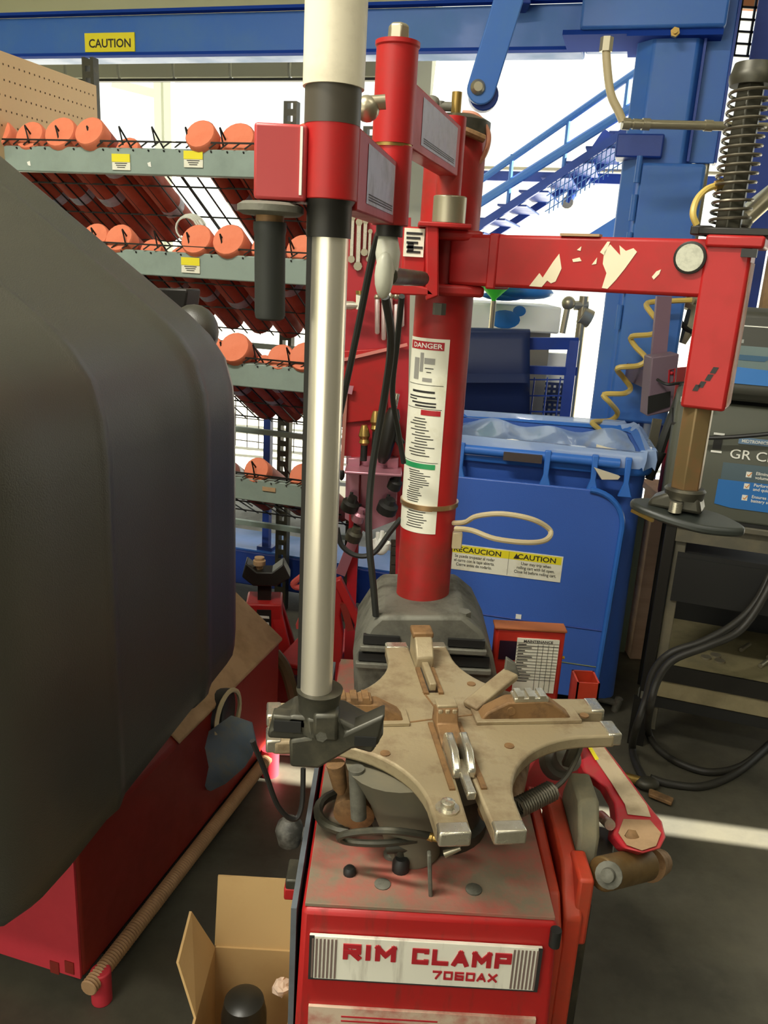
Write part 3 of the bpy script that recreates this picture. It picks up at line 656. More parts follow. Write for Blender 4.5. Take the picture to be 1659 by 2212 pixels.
# front jaw: rusty block, two steel claws, slide rod
th = A0 - pi / 2; X = V3(cos(th), sin(th), 0); Y = V3(-sin(th), cos(th), 0)
b = MB(); b.prism([O + X * a + Y * -0.017 + Z * h for a, h in ((0.0, 0), (0.004, 0.028), (0.022, 0.036), (0.03, 0.034), (0.036, 0.012), (0.085, 0.004), (0.085, 0))], Y * 0.034); j = part('jaw', b, RUST, TC, bevel=0.003)
b = MB(); b.obox(O + X * 0.016 + Z * 0.036, X * 0.012, Y * 0.016, Z * 0.003)
for s_ in (-1, 0, 1): b.obox(O + X * 0.03 + Y * 0.011 * s_ + Z * 0.024, X * 0.002, Y * 0.004, Z * 0.009)
part('jaw_pad', b, DUST, j, bevel=0.002)
for s_ in (-1, 1):
    b = MB(); b.prism([O + X * a + Y * (0.0105 * s_ - 0.006) + Z * h for a, h in ((0.078, 0), (0.082, 0.026), (0.095, 0.034), (0.135, 0.030), (0.158, 0.012), (0.16, 0))], Y * 0.012); part('jaw_claw', b, STEEL, j, bevel=0.003)
b = MB(); b.obox(O + X * 0.165 + Z * 0.004, X * 0.04, Y * 0.006, Z * 0.006); part('jaw_stem', b, STEEL, j, bevel=0.002)
b = MB(); 
for s_ in (-1, 1): b.obox(O + X * 0.10 + Y * 0.022 * s_ + Z * 0.0015, X * 0.085, Y * 0.004, Z * 0.0015)
part('slot_edge', b, RUST, j)
# slanted locking bar by the right jaw
b = MB(); a_, e_ = PZ(1015, 1528, TZ + .006), PZ(1105, 1455, TZ + 0.035); b.bar(a_, e_, 0.030, 0.012); lb = part('locking_bar', b, DUST, TC, bevel=0.003)
b = MB(); b.prism([e_ + V3(-.012, 0, -.004), e_ + V3(.016, 0.004, -.008), e_ + V3(.006, 0.006, .014), e_ + V3(-.010, 0.006, .024)], (0, 0.012, 0)); part('bar_hook', b, CAST, lb, bevel=0.002)
# spring under the table at right
a_, e_ = PY(1118, 1745, 1.06), PY(1192, 1708, 1.10)
b = MB(); d_ = e_ - a_; x_ = d_.orthogonal().normalized(); y_ = d_.normalized().cross(x_)
b.tube([a_ + d_ * (t / 130) + (x_ * cos(t * 0.7) + y_ * sin(t * 0.7)) * 0.014 for t in range(131)], 0.0022, 5); part('return_spring', b, SPRING, TC)
b = MB(); b.tube(smooth([e_, PY(1222, 1680, 1.12), PY(1248, 1632, 1.15), PY(1262, 1585, 1.16)], 4), 0.004, 6); part('spring_rod', b, CASTD, TC)
b = MB(); b.bar(PY(1225, 1655, 1.18), PY(1260, 1570, 1.18), 0.02, 0.012, up=V3(0, 1, 0)); part('link_arm', b, CASTD, TC, bevel=0.003)
# column base casting
b = MB()
CB = [PY(x, y, 1.47) for x, y in ((765, 1500), (762, 1410), (800, 1352), (822, 1332), (1000, 1332), (1040, 1365), (1066, 1420), (1082, 1500))]
b.prism(CB, (0, 0.24, 0)); cb = part('column_base', b, CAST, TC, bevel=0.008)
for (x0, y0, x1, y1) in ((785, 1370, 862, 1392), (775, 1408, 850, 1428), (968, 1378, 1046, 1398), (972, 1415, 1055, 1440)):
    b = MB(); p, q = PY(x0, y0, 1.468), PY(x1, y1, 1.468); b.box((p.x, 1.462, q.z), (q.x, 1.475, p.z)); part('casting_slot', b, BLACK, cb)
    b = MB(); b.box((p.x - .005, 1.456, q.z - .014), (q.x + .005, 1.472, q.z - .003)); part('casting_rib', b, CAST, cb, bevel=0.002)
b = MB(); b.lathe((0.090, 1.6, 0.745), Z, [(0, .088), (.015, .086), (.026, .068), (.03, .06)], 32); part('base_flange', b, CASTD, cb)
for x, y in ((830, 1338), (1000, 1338)):
    b = MB(); q = PY(x, y, 1.5); b.cyl(q - Z * .01, q + Z * 0.018, 0.015, n=6); part('bolt', b, CAST, cb)
# column
KX, KY, KR = 0.090, 1.60, 0.0545
b = MB(); b.lathe((KX, KY, 0.76), Z, [(0, KR + .004), (0.02, KR), (0.90, KR), (0.905, KR - .006)], 48); colm = part('column', b, REDD, TC)
b = MB(); b.lathe((KX, KY, 1.655), Z, [(0, KR + .005), (0.022, KR + .005), (0.03, KR - .01)], 40); part('column_cap', b, CASTD, TC)
b = MB(); q = PY(984, 250, 1.6); b.cyl((q.x, 1.6, 1.68), (q.x, 1.6, 1.725), 0.009, n=12); cf = part('brass_stub', b, BRASS, TC)
b = MB(); q = PY(950, 235, 1.58); b.cyl((q.x, 1.58, 1.68), (q.x, 1.58, 1.705), .008, n=10); b.cyl(q - V3(.022, 0, -.004), q + V3(.02, 0, .004), .008, n=10); b.ball(q - V3(.014, 0, -.006), 0.015); part('elbow_fitting', b, CAST, TC)
b = MB(); b.tube(smooth([PY(1000, 244, 1.58), PY(1030, 250, 1.57), PY(1054, 285, 1.57), PY(1052, 320, 1.57), PY(1035, 350, 1.57), PY(1005, 360, 1.56)], 6), 0.0045, 8); part('vent_hose', b, mat('rubber_tan', (176, 116, 88), 0.5), TC)
b = MB(); b.tube(smooth([PY(965, 268, 1.55), PY(1010, 285, 1.54), PY(1045, 300, 1.55)], 5), 0.007, 8); part('cap_strap', b, RUST, TC)
# decal wrapped round the column
K = (KX, KY)
b = MB(); b.arcpatch(K, KR + .0008, -92, 14, 0.925, 1.302, 16); dc = part('warning_decal', b, DECAL, TC)
b = MB(); b.arcpatch(K, KR + .0014, -78, 4, 1.281, 1.296, 12); part('red_band', b, INKR, dc)
b = MB(); b.arcpatch(K, KR + .0014, -34, 6, 1.159, 1.169, 8); part('red_band', b, INKR, dc)
b = MB(); b.arcpatch(K, KR + .0014, -90, 3, 1.055, 1.065, 12); part('green_band', b, INKG, dc)
b = MB(); b.arcpatch(K, KR + .0016, -35, 4, 0.9715, 0.977, 8); part('orange_band', b, INKO, dc)
b = MB()
def line(z, a0, a1, h=0.0016): b.arcpatch(K, KR + .0013, a0, a1, z - h / 2, z + h / 2, 8)
for z in (1.216, 1.171, 1.068): line(z, -78, 8, 0.0009)
for z, a0, a1, h in ((1.203, -60, -8, .004), (1.193, -70, -6, .0025), (1.188, -70, -46, .002), (1.182, -60, -4, .003), (1.176, -50, -4, .003), (1.247, -32, -14, .0015), (1.240, -28, -18, .0015)): line(z, a0, a1, h)
z = 1.152
while z > 1.076:
    line(z, random.uniform(-64, -42), random.uniform(-24, 0), 0.0017); z -= 0.0055
z = 1.050
while z > 0.985:
    line(z, random.uniform(-58, -48), random.uniform(-28, -4), 0.0016); z -= 0.0044
z = 0.968
while z > 0.932:
    line(z, random.uniform(-54, -48), random.uniform(-18, -4), 0.0016); z -= 0.0052
part('print_line', b, INK, dc, stuff=True)
b = MB()
b.arcpatch(K, KR + .0013, -60, -46, 1.225, 1.265, 4); b.arcpatch(K, KR + .0013, -34, -12, 1.255, 1.266, 4); b.arcpatch(K, KR + .0013, -44, -36, 1.24, 1.275, 3); b.arcpatch(K, KR + .0013, -36, -16, 1.222, 1.229, 3); part('pictogram', b, mat('grey_print', (150, 148, 140), .6), dc)
me_ = MB(); text(me_, 'DANGER', (0, 0, 0), (1, 0, 0), (0, 1, 0), 0.0125, 0, 0.0002, wide=1.25)
b = MB()
b.add([V3(KX + (KR + .0018) * sin(p.x / KR - 1.15), KY - (KR + .0018) * cos(p.x / KR - 1.15), 1.2842 + p.y) for p in me_.v], me_.f); part('heading', b, WHITE, dc, flat=True)
# clamp band and wire hoop for the lubricant pot
b = MB(); b.lathe((KX, KY, 0.973), Z, [(0, KR + .001), (0, KR + .004), (.009, KR + .004), (.009, KR + .001)], 40); hb = part('clamp_band', b, mat('tin_band', (168, 136, 96), .35, .7), TC)
b = MB(); q = PY(985, 1160, 1.58); b.box(q + V3(-.008, -.012, -.022), q + V3(.012, .012, .012)); part('hoop_clip', b, HOSEW, TC, bevel=0.002)
hp = [PY(980, 1130, 1.57), PY(1005, 1128, 1.54), PY(1030, 1115, 1.52), PY(1085, 1110, 1.50), PY(1150, 1122, 1.49), PY(1188, 1145, 1.50), PY(1180, 1166, 1.48), PY(1140, 1172, 1.46), PY(1070, 1164, 1.46), PY(1020, 1146, 1.48), PY(985, 1142, 1.52)]
b = MB(); b.tube(smooth(hp, 5), 0.0052, 8); part('wire_hoop', b, HOSEW, TC)
# bracket on the column and swing arm
b = MB(); p, q = PY(872, 488, 1.50), PY(962, 640, 1.50)
b.box((p.x, 1.500, q.z + 0.012), (p.x + 0.045, 1.62, p.z)); b.box((p.x + .03, 1.52, q.z + .0), (q.x + .07, 1.68, q.z + .02)); b.box((p.x + .03, 1.52, p.z - .018), (q.x + .06, 1.68, p.z))
br = part('arm_bracket', b, RED, TC, bevel=0.006)
b = MB(); b.prism([PY(x, y, 1.475) for x, y in ((920, 478), (948, 490), (948, 640), (920, 650))], (0, 0.03, 0)); b.prism([PY(x, y, 1.475) for x, y in ((838, 600), (925, 622), (945, 640), (845, 636))], (0, 0.06, 0)); part('bracket_cheek', b, RED, br, bevel=0.003)
b = MB(); p, q = PY(874, 492, 1.498), PY(914, 556, 1.498); b.box((p.x, 1.4965, q.z), (q.x, 1.4995, p.z)); bd = part('bracket_sticker', b, DECAL, br)
b = MB(); p, q = PY(880, 500, 1.4955), PY(900, 520, 1.4955)
for i in range(5): 
    c_ = PY(878, 502 + i * 10, 1.4955); b.box(c_ - Z * 0.003, c_ + V3(.028 - .004 * (i % 3), 0.0006, .001))
b.box(PY(880, 535, 1.4955) - Z * .006, PY(893, 535, 1.4955) + V3(0, .0006, .008)); part('sticker_print', b, INK, bd)
b = MB(); q = PY(950, 655, 1.5); b.cyl(q, q - Z * .02, 0.012, n=6); part('bolt', b, CASTD, br)
SX, SY = 0.515, 1.352
c0 = V3(0.09, 1.575, 1.443); c1 = V3(SX, SY, 1.449); dA = (c1 - c0); dA.z = 0; dA.normalize()
c0 = c0 + dA * 0.015
b = MB(); b.bar(c0, c1 + dA * 0.03, 0.066, 0.087); arm = part('swing_arm', b, RED, TC, bevel=0.006)
b = MB(); k0 = c0 + dA * 0.085; b.bar(k0 - dA * 0.009, k0 + dA * 0.009, 0.072, 0.093); part('arm_collar', b, REDD, arm, bevel=0.003)
nA = V3(dA.y, -dA.x, 0).normalized()
def onarm(x, y): 
    r = ray(x, y); o_ = c0 + nA * 0.0342; t = (o_ - EYE).dot(nA) / r.dot(nA); return EYE + r * t
SCR = [[(1143, 618), (1165, 590), (1172, 600), (1195, 565), (1208, 548), (1213, 580), (1200, 608), (1190, 612), (1182, 606), (1170, 620)],
       [(1305, 545), (1318, 528), (1340, 552), (1338, 530), (1352, 542), (1368, 536), (1376, 544), (1350, 580), (1330, 605), (1312, 624), (1300, 622), (1310, 590), (1302, 570)],
       [(1408, 598), (1418, 586), (1428, 582), (1424, 592), (1412, 604)], [(1236, 560), (1252, 556), (1256, 564), (1238, 566)], [(1246, 540), (1256, 532), (1254, 542)], [(1278, 572), (1290, 556), (1288, 570)], [(1296, 545), (1312, 522), (1318, 522), (1306, 552)]]
b = MB()
for g in SCR: b.prism([onarm(*p) for p in g], -nA * 0.0012)
part('paint_chip', b, mat('bare_primer', (232, 220, 188), 0.6), arm, flat=True)
b = MB(); q = onarm(1491, 557); b.lathe(q, nA, [(0, .0245), (.005, .0245), (.006, .022)], 28); gr = part('round_plug', b, BLACKM, arm)
b = MB(); b.lathe(q + nA * .004, nA, [(0, .0205), (.0035, .0205)], 28); part('plug_face', b, mat('plug_face', (196, 196, 176), .5, dirt=(150, 150, 134), amount=.6, scale=90), gr)
b = MB()
b.bar(onarm(1215, 515) + V3(0, .01, .006), onarm(1300, 517) + V3(0, .01, .006), 0.02, 0.004); part('worn_strip', b, TAN, arm)
# vertical sleeve, slide bar, spring
nB = -nA                                                      # away from the viewer
def SL(a, c, z): return V3(SX, SY, z) + dA * a + nB * c
def sbox(b, a0, a1, n0, n1, z0, z1): return b.obox(SL((a0 + a1) / 2, (n0 + n1) / 2, (z0 + z1) / 2), dA * ((a1 - a0) / 2), nB * ((n1 - n0) / 2), Z * ((z1 - z0) / 2))
b = MB(); sbox(b, -.034, .034, -.035, .035, 1.2325, 1.498); slv = part('slide_sleeve', b, RED, TC, bevel=0.005)
b = MB(); sbox(b, .0342, .0352, -.03, .03, 1.24, 1.46); part('worn_side', b, mat('worn_side', (150, 70, 44), .6, dirt=(196, 160, 130), amount=.6, scale=30), slv)
b = MB(); sbox(b, -.034, .05, -.042, .042, 1.48, 1.498); part('sleeve_cap', b, RED, slv, bevel=0.004)
b = MB(); sbox(b, -.048, .056, -.034, .034, 1.498, 1.509); sbox(b, -.062, -.03, -.02, .02, 1.498, 1.512); part('spring_plate', b, BLACKM, slv, bevel=0.002)
b = MB(); sbox(b, .02, .042, -.046, -.034, 1.467, 1.479); part('stop_block', b, BLACK, slv)
for (a, z) in ((-.006, 1.272), (.003, 1.284), (-.013, 1.266), (.009, 1.296)):
    b = MB(); b.obox(SL(a, -.0354, z), dA * .004, nB * .0005, Z * .005 + dA * .002); part('paint_scuff', b, INK, slv)
b = MB(); b.cyl((SX - .010, SY, 1.085), (SX - .010, SY, 1.24), 0.0255, n=6, ph=0.3); part('hex_bar', b, mat('oily_hex', (120, 100, 66), .45, .4, dirt=(150, 96, 60), amount=.5, scale=16), TC, bevel=.002)
b = MB(); b.cyl((SX - .010, SY, 1.50), (SX - .010, SY, 1.72), 0.0205, n=6, ph=0.3); part('hex_bar', b, CASTD, TC, bevel=.002)
b = MB(); N_ = 15
b.tube([V3(SX - .010 + .0285 * cos(t * 2 * pi / 20), SY + .0285 * sin(t * 2 * pi / 20), 1.514 + t * (0.19 / (N_ * 20))) for t in range(N_ * 20 + 1)], 0.0024, 6); part('return_spring', b, SPRING, TC)
b = MB(); b.lathe((SX - .010, SY, 1.708), Z, [(0, .031), (.007, .033), (.014, .033), (.018, .031), (.030, .028), (.032, .018)], 28); part('spring_cap', b, CASTD, TC)
b = MB(); b.tube(smooth([PY(1505, 485, 1.33), PY(1497, 462, 1.33), PY(1505, 432, 1.34), PY(1525, 410, 1.35), PY(1550, 400, 1.36)], 5), 0.005, 8); part('feed_hose', b, HOSEY, TC)
b = MB(); a_ = PY(1545, 402, 1.355); b.cyl(a_, a_ + V3(.015, 0, .004), .008, n=8); part('hose_fitting', b, BRASS, TC)
# mount head
b = MB(); b.lathe((SX - .010, SY, 1.078), Z, [(0, .018), (.0, .031), (.014, .034), (.018, .030)], 24); mh = part('mount_head', b, CASTD, TC)
b = MB(); b.prism([SL(a - .01, -.028, z) for a, z in ((-.054, 1.058), (-.05, 1.072), (-.012, 1.092), (.028, 1.084), (.036, 1.058))], nB * .05); part('head_casting', b, CASTD, mh, bevel=.006)
b = MB(); b.prism(smooth([SL(a - .01, c, z) for a, c, z in ((-.082, -.015, 1.064), (-.06, -.045, 1.060), (0, -.055, 1.052), (.055, -.045, 1.046), (.105, -.01, 1.046), (.055, .03, 1.054), (-.04, .02, 1.064))], 5, True), Z * -.015); part('plastic_shoe', b, mat('shoe_black', (46, 50, 46), .4), mh, bevel=.005)
b = MB(); b.cyl(SL(-.016, -.033, 1.058), SL(-.016, -.033, 1.076), .011, n=12); part('steel_roller', b, STEEL, mh)
b = MB(); b.bar(SL(-.085, -.035, 1.048), SL(-.045, -.055, 1.042), .006, .005); part('worn_edge', b, BRASS, mh)
# ------------------------------------------------------------------ helper press arm of the tire changer
PX_, PYY = -0.0715, 0.87
b = MB(); b.cyl((PX_, PYY, 1.583), (PX_, PYY, 1.80), 0.0295, n=36); part('press_cylinder', b, IVORY, TC)
b = MB(); b.cyl((PX_, PYY, 1.55), (PX_, PYY, 1.605), 0.0272, n=36); part('cylinder_band', b, mat('band_dark', (74, 68, 58), .4), TC)
b = MB(); b.cyl((PX_, PYY, 1.482), (PX_, PYY, 1.582), 0.0268, n=36); sv_ = part('press_sleeve', b, RED, TC, bevel=.001)
b = MB(); b.lathe((PX_, PYY, 1.447), Z, [(0, .0225), (.03, .0225), (.034, .025), (.038, .025)], 32); part('lower_collar', b, BLACKM, TC)
b = MB(); b.cyl((PX_ + .004, PYY, 0.93), (PX_ + .002, PYY, 1.455), 0.0185, n=36); part('press_rod', b, CHROME, TC)
b = MB(); b.bar((PX_ - .0155, PYY + .004, 0.94), (PX_ - .0185, PYY + .004, 1.45), .006, .012, up=V3(0, 1, 0)); part('dark_reflection_strip', b, BLACKM, TC)  # black strip painting the dark reflection along the rod's left edge
# handle block and grip
b = MB(); p, q = PY(556, 270, .87), PY(652, 438, .87); b.box((p.x, .85, q.z), (q.x + .006, .895, p.z)); hbk = part('control_block', b, mat('control_red', (176, 58, 58), .4), TC, bevel=.003)
b = MB(); q = PY(585, 452, .87); b.lathe(q - Z * .006, Z, [(0, .028), (.003, .033), (.009, .033), (.012, .028)], 32); part('handle_flange', b, CAST, hbk)
b = MB(); q = PY(583, 475, .87); b.cyl(q + Z * .012, q - Z * .012, .014, n=20); part('handle_neck', b, RUST, hbk)
b = MB(); q = PY(583, 480, .87); e = PY(583, 692, .87); b.lathe(e, q - e, [(0, .010), (.002, .0145), (.006, .0155), ((q - e).length - .012, .0155), ((q - e).length - .008, .0165), ((q - e).length, .0165)], 28); part('handle_grip', b, BGRIP, hbk)
b = MB(); p = PY(652, 270, .868); b.box((p.x + .001, .848, 1.484), (p.x + .0035, .852, 1.545)); part('edge_highlight', b, WHITE, hbk)  # white strip painted as the bright edge highlight next to the sleeve
# articulated links with stickers
PVX, PVY = -0.0165, 1.165
def link(nm, a, e, zc0, zc1, h, wd, st0, st1):
    a, e = Vector(a), Vector(e); d = (e - a); L = d.length; d.normalize(); n = V3(d.y, -d.x, 0).normalized()
    b = MB()
    A, E = a + Z * zc0, e + Z * zc1
    b.prism([A - n * wd / 2 - Z * h / 2, A - n * wd / 2 + Z * h / 2, E - n * wd / 2 + Z * h / 2, E - n * wd / 2 - Z * h / 2], n * wd)
    o = part(nm, b, RED, TC, bevel=.002)
    b = MB(); s = n * (wd / 2 + .0006)
    def at_(t, k): return A + (E - A) * t + s + Z * (k * h / 2)
    b.add([at_(st0, -.72), at_(st1, -.72), at_(st1, .8), at_(st0, .8)], [(0, 1, 2, 3)]); st = part('link_sticker', b, DECALG, o)
    b = MB()
    for k in range(3): 
        z = -.62 + k * .07; b.add([at_(st0 + .04, z) + n * .0004, at_(st1 - .04, z) + n * .0004, at_(st1 - .04, z + .03) + n * .0004, at_(st0 + .04, z + .03) + n * .0004], [(0, 1, 2, 3)])
    part('sticker_print', b, INK, st)
    return o
link('lower_link', (PX_ + .012, PYY + .01, 0), (PVX - .006, PVY - .01, 0), 1.513, 1.515, .077, .03, .18, .9)
link('upper_link', (PVX + .008, PVY, 0), (0.078, 1.50, 0), 1.612, 1.614, .078, .032, .16, .88)
b = MB(); b.lathe((PVX, PVY, 1.576), Z, [(0, .0268), (.112, .0268), (.114, .0285), (.119, .0285), (.12, .02)], 36); part('pivot_barrel', b, RED, TC)
b = MB(); b.cyl((PVX + .002, PVY, 1.476), (PVX + .002, PVY, 1.574), .0245, n=36); part('pivot_barrel', b, RED, TC, bevel=.001)
b = MB(); b.cyl((PVX, PVY, 1.572), (PVX, PVY, 1.578), .0255, n=32); part('pivot_washer', b, BRASS, TC)
b = MB(); b.lathe((PVX, PVY, 1.695), Z, [(0, .0145), (.018, .0135), (.021, .010)], 6); part('pivot_bolt', b, GALV, TC, bevel=.0015)
b = MB(); b.cyl((PVX + .002, PVY, 1.462), (PVX + .002, PVY, 1.478), .018, n=24); part('pivot_nut', b, BLACKM, TC)
b = MB(); b.cyl((0.078, 1.50, 1.545), (0.078, 1.50, 1.668), .0215, n=32); part('link_post', b, REDD, TC)
b = MB(); b.cyl((0.082, 1.50, 1.500), (0.082, 1.50, 1.545), .0285, n=32); part('post_bushing', b, GALV, TC, bevel=.002)
b = MB(); b.bar((0.03, 1.5, 1.497), (0.12, 1.5, 1.497), .06, .008); part('post_shelf', b, RED, TC, bevel=.002)
b = MB(); q = PY(793, 235, 1.0); b.ball(q, .014); b.cyl(q + V3(-.012, 0, .004), q + V3(.02, 0, .008), .008, n=10); part('air_fitting', b, GALV, TC)
# white knob lever below pivot, with cross pin
b = MB(); q = PY(838, 508, 1.17); e = PY(838, 600, 1.14); b.lathe(e, q - e, [(0, .007), (.012, .014), (.035, .017), (.06, .013), (.07, .011)], 18); b.ball(PY(830, 595, 1.13), .016, sc=(.8, .8, 1.9)); part('lever_knob', b, mat('pale_knob', (190, 190, 172), .4, dirt=(150, 150, 136), amount=.5), TC)
b = MB(); b.cyl(PY(840, 596, 1.14), PY(912, 602, 1.42), .012, n=14); part('lock_pin', b, CASTD, TC)
# hoses hanging between the arm and the base
for pts, r in (([(818, 505, 1.2), (800, 575, 1.24), (775, 700, 1.3), (748, 830, 1.36), (735, 892, 1.4)], .0055),
               ([(832, 640, 1.2), (845, 740, 1.3), (830, 860, 1.4), (806, 1000, 1.45), (797, 1100, 1.46), (798, 1180, 1.46), (806, 1260, 1.47), (812, 1330, 1.48)], .0065),
               ([(868, 640, 1.3), (858, 740, 1.38), (848, 850, 1.45), (862, 940, 1.5), (872, 1000, 1.52)], .005)):
    b = MB(); b.tube(smooth([PY(*p) for p in pts], 6), r, 8); part('air_hose', b, BGRIP, TC)
b = MB(); b.tube(smooth([PY(x, y, 1.6) for x, y in ((728, 1140), (738, 1178), (770, 1200), (808, 1194), (842, 1150), (866, 1120))], 6), .0055, 8); part('air_hose', b, BLACK, TC)
# press tool at the foot of the rod
ty = .87
b = MB(); b.lathe((PX_ + .008, ty, 0.893), Z, [(0, .026), (.03, .024), (.045, .026), (.05, .0275), (.05, .02)], 28); pt = part('press_tool', b, CASTD, TC)
b = MB(); b.prism([PY(x, y, ty + .03) for x, y in ((592, 1530), (640, 1500), (745, 1510), (790, 1535), (832, 1538), (806, 1580), (735, 1560), (660, 1552), (590, 1548))], (0, -.05, 0.0)); part('tool_plate', b, CASTD, pt, bevel=.004)
b = MB(); b.prism([PY(x, y, ty - .02) for x, y in ((586, 1545), (660, 1552), (668, 1592), (590, 1590))], (0, .02, 0)); part('tool_jaw', b, CASTD, pt, bevel=.003)
b = MB(); b.prism([PY(x, y, ty - .025) for x, y in ((660, 1552), (730, 1556), (745, 1585), (832, 1545), (818, 1612), (760, 1620), (688, 1662), (626, 1658), (624, 1600), (666, 1594))], (0, .03, 0)); part('tool_foot', b, CASTD, pt, bevel=.004)
b = MB(); p, q = PY(766, 1590, ty - .0255), PY(812, 1612, ty - .0255); b.box((p.x, p.y - .0015, q.z), (q.x, p.y + .01, p.z)); p, q = PY(592, 1556, ty - .021), PY(650, 1582, ty - .021); b.box((p.x, p.y - .0015, q.z), (q.x, p.y + .01, p.z)); part('tool_pocket', b, BLACK, pt)
b = MB(); q = PY(695, 1588, ty - .026); b.cyl(q, q + V3(0, -.004, 0), .007, n=6); part('bolt', b, CAST, pt)
b = MB(); b.prism([PY(x, y, ty - .03) for x, y in ((676, 1545), (730, 1545), (730, 1605), (676, 1600))], (0, .03, 0)); part('tool_boss', b, CASTD, pt, bevel=.004)
b = MB(); b.tube(smooth([PY(x, y, 1.0 + k * .01) for k, (x, y) in enumerate(((545, 1600), (570, 1660), (600, 1740), (635, 1770), (652, 1740), (655, 1660)))], 6), .004, 8); part('loose_hose', b, BLACK, TC)
# left side pedals
b = MB(); q = PY(640, 1800, 1.25); b.lathe(q + V3(-.012, 0, -.02), Z, [(0, .02), (.025, .026), (.04, .022), (.05, .012)], 20); b.cyl(q, (CX0, 1.25, q.z), .012, n=12); part('side_knob', b, mat('knob_dark', (60, 58, 52), .5, dirt=(150, 146, 136), amount=.5, scale=30), TC)
b = MB(); q = PY(630, 1912, 1.08); b.box(q + V3(-.01, -.02, -.012), q + V3(.026, .03, .010)); pdl = part('foot_pedal', b, RED, TC, bevel=.003)
b = MB(); b.box(q + V3(-.008, -.02, .008), q + V3(.02, .03, .026)); part('pedal_pad', b, CASTD, pdl, bevel=.003)
# right: side wing, rubber pad, bead breaker arm
b = MB(); b.prism([V3(.306, y, z) for y, z in ((1.02, .05), (1.02, .50), (1.08, .555), (1.24, .57), (1.28, .05))], (.028, 0, 0)); part('side_wing', b, ORED, TC, bevel=.005)
b = MB(); b.prism([V3(.282, y, z) for y, z in ((0.99, .05), (0.99, .48), (1.04, .53), (1.28, .55), (1.28, .05))], (.018, 0, 0)); part('side_wing', b, ORED, TC, bevel=.004)
b = MB(); q = PY(1255, 1935, 1.05); b.box((q.x - .012, 1.03, q.z - .075), (q.x + .012, 1.1, q.z + .045)); part('guard_block', b, ORED, TC, bevel=.005)
PADM = mat('grey_rubber_pad', (112, 108, 88), .8, dirt=(150, 138, 106), amount=.5, scale=12, bump=.4)
b = MB(); b.prism([V3(.334, y, z) for y, z in ((1.10, .44), (1.10, .585), (1.13, .632), (1.20, .635), (1.23, .58), (1.23, .44))], (.034, 0, 0)); part('rubber_pad', b, PADM, TC, bevel=.006)
b = MB(); b.box((.355, 1.11, .05), (.375, 1.22, .45)); part('pad_mount', b, CASTD, TC, bevel=.004)
# bead breaker arm: thick curved plate, dropping toward the viewer
def arm_pt(x, y): return PY(x, y, 1.42 - (y - 1590) * 0.00135)
OUT = [(1236, 1600), (1262, 1580), (1292, 1592), (1342, 1655), (1400, 1735), (1432, 1775), (1440, 1808), (1428, 1832), (1390, 1842), (1348, 1832), (1325, 1805), (1332, 1770), (1328, 1735), (1308, 1700), (1282, 1680), (1262, 1668), (1250, 1640)]
b = MB(); b.prism([arm_pt(*p) for p in OUT], (0.0, .03, -.03)); ba = part('bead_breaker_arm', b, mat('arm_red', (186, 40, 50), .45, dirt=(150, 110, 84), amount=.6, scale=9, lo=.5), TC, bevel=.004)
up_ = V3(0, -.0028, .0028)
b = MB(); b.prism([arm_pt(x, y) + up_ for x, y in ((1262, 1606), (1296, 1606), (1345, 1672), (1395, 1740), (1404, 1766), (1354, 1760), (1348, 1738), (1318, 1690), (1290, 1650))], up_ * .4); al = part('arm_label', b, mat('dusty_label', (196, 178, 146), .6, dirt=(150, 130, 100), amount=.7, scale=14), ba, flat=True)
b = MB(); b.prism([arm_pt(x, y) + up_ * 1.6 for x, y in ((1262, 1606), (1270, 1606), (1292, 1642), (1284, 1644))], up_ * .4); part('yellow_band', b, INKY, al, flat=True)
b = MB(); b.prism([arm_pt(x, y) + up_ for x, y in ((1345, 1770), (1402, 1772), (1426, 1800), (1415, 1828), (1385, 1838), (1352, 1826), (1334, 1800))], up_ * .3); part('worn_patch', b, TAN, ba, flat=True)
b = MB(); q = arm_pt(1362, 1808) + up_; b.lathe(q, up_, [(0, .011), (.006, .011), (.008, .006)], 6); part('bolt', b, RUST, ba)
b = MB(); b.cyl(PY(1300, 1888, 1.06), PY(1395, 1866, 1.13), .026, n=24); part('breaker_pivot', b, mat('oily_brown', (112, 88, 50), .5, .3, dirt=(78, 62, 38), amount=.6, scale=20), TC, bevel=.003)
b = MB(); b.lathe(PY(1316, 1890, 1.04), PY(1300, 1896, 0.98) - PY(1316, 1890, 1.04), [(0, .020), (.008, .020), (.009, .011), (.026, .010), (.028, .006)], 16); part('pivot_bolt', b, CAST, TC)
b = MB(); b.cyl(PY(1402, 1868, 1.16), PY(1425, 1862, 1.2), .028, .022, n=20); part('pivot_end', b, RUST, TC)
b = MB(); b.bar(PY(1300, 1870, 1.1), PY(1310, 1800, 1.2), .03, .02); b.bar(PY(1285, 1862, 1.1), PY(1335, 1872, 1.08), .02, .012); part('breaker_link', b, CASTD, TC, bevel=.003)
b = MB(); b.cyl(PY(1298, 1762, 1.2), PY(1318, 1782, 1.15), .009, n=12); part('link_pin', b, STEEL, TC)
b = MB(); b.prism([PY(x, y, 1.35) for x, y in ((1170, 1610), (1260, 1590), (1262, 1690), (1180, 1760), (1120, 1700))], (0, .12, 0)); part('rear_housing', b, mat('rear_red', (172, 60, 60), .5, dirt=(120, 90, 70), amount=.6), TC, bevel=.004)
b = MB(); q = PY(1195, 1650, 1.3); b.lathe(q, (.3, -.5, .6), [(0, .03), (.02, .03), (.022, .02), (.04, .02), (.042, .026), (.05, .026)], 18); part('air_motor', b, mat('motor_grey', (110, 106, 96), .5, .3), TC)
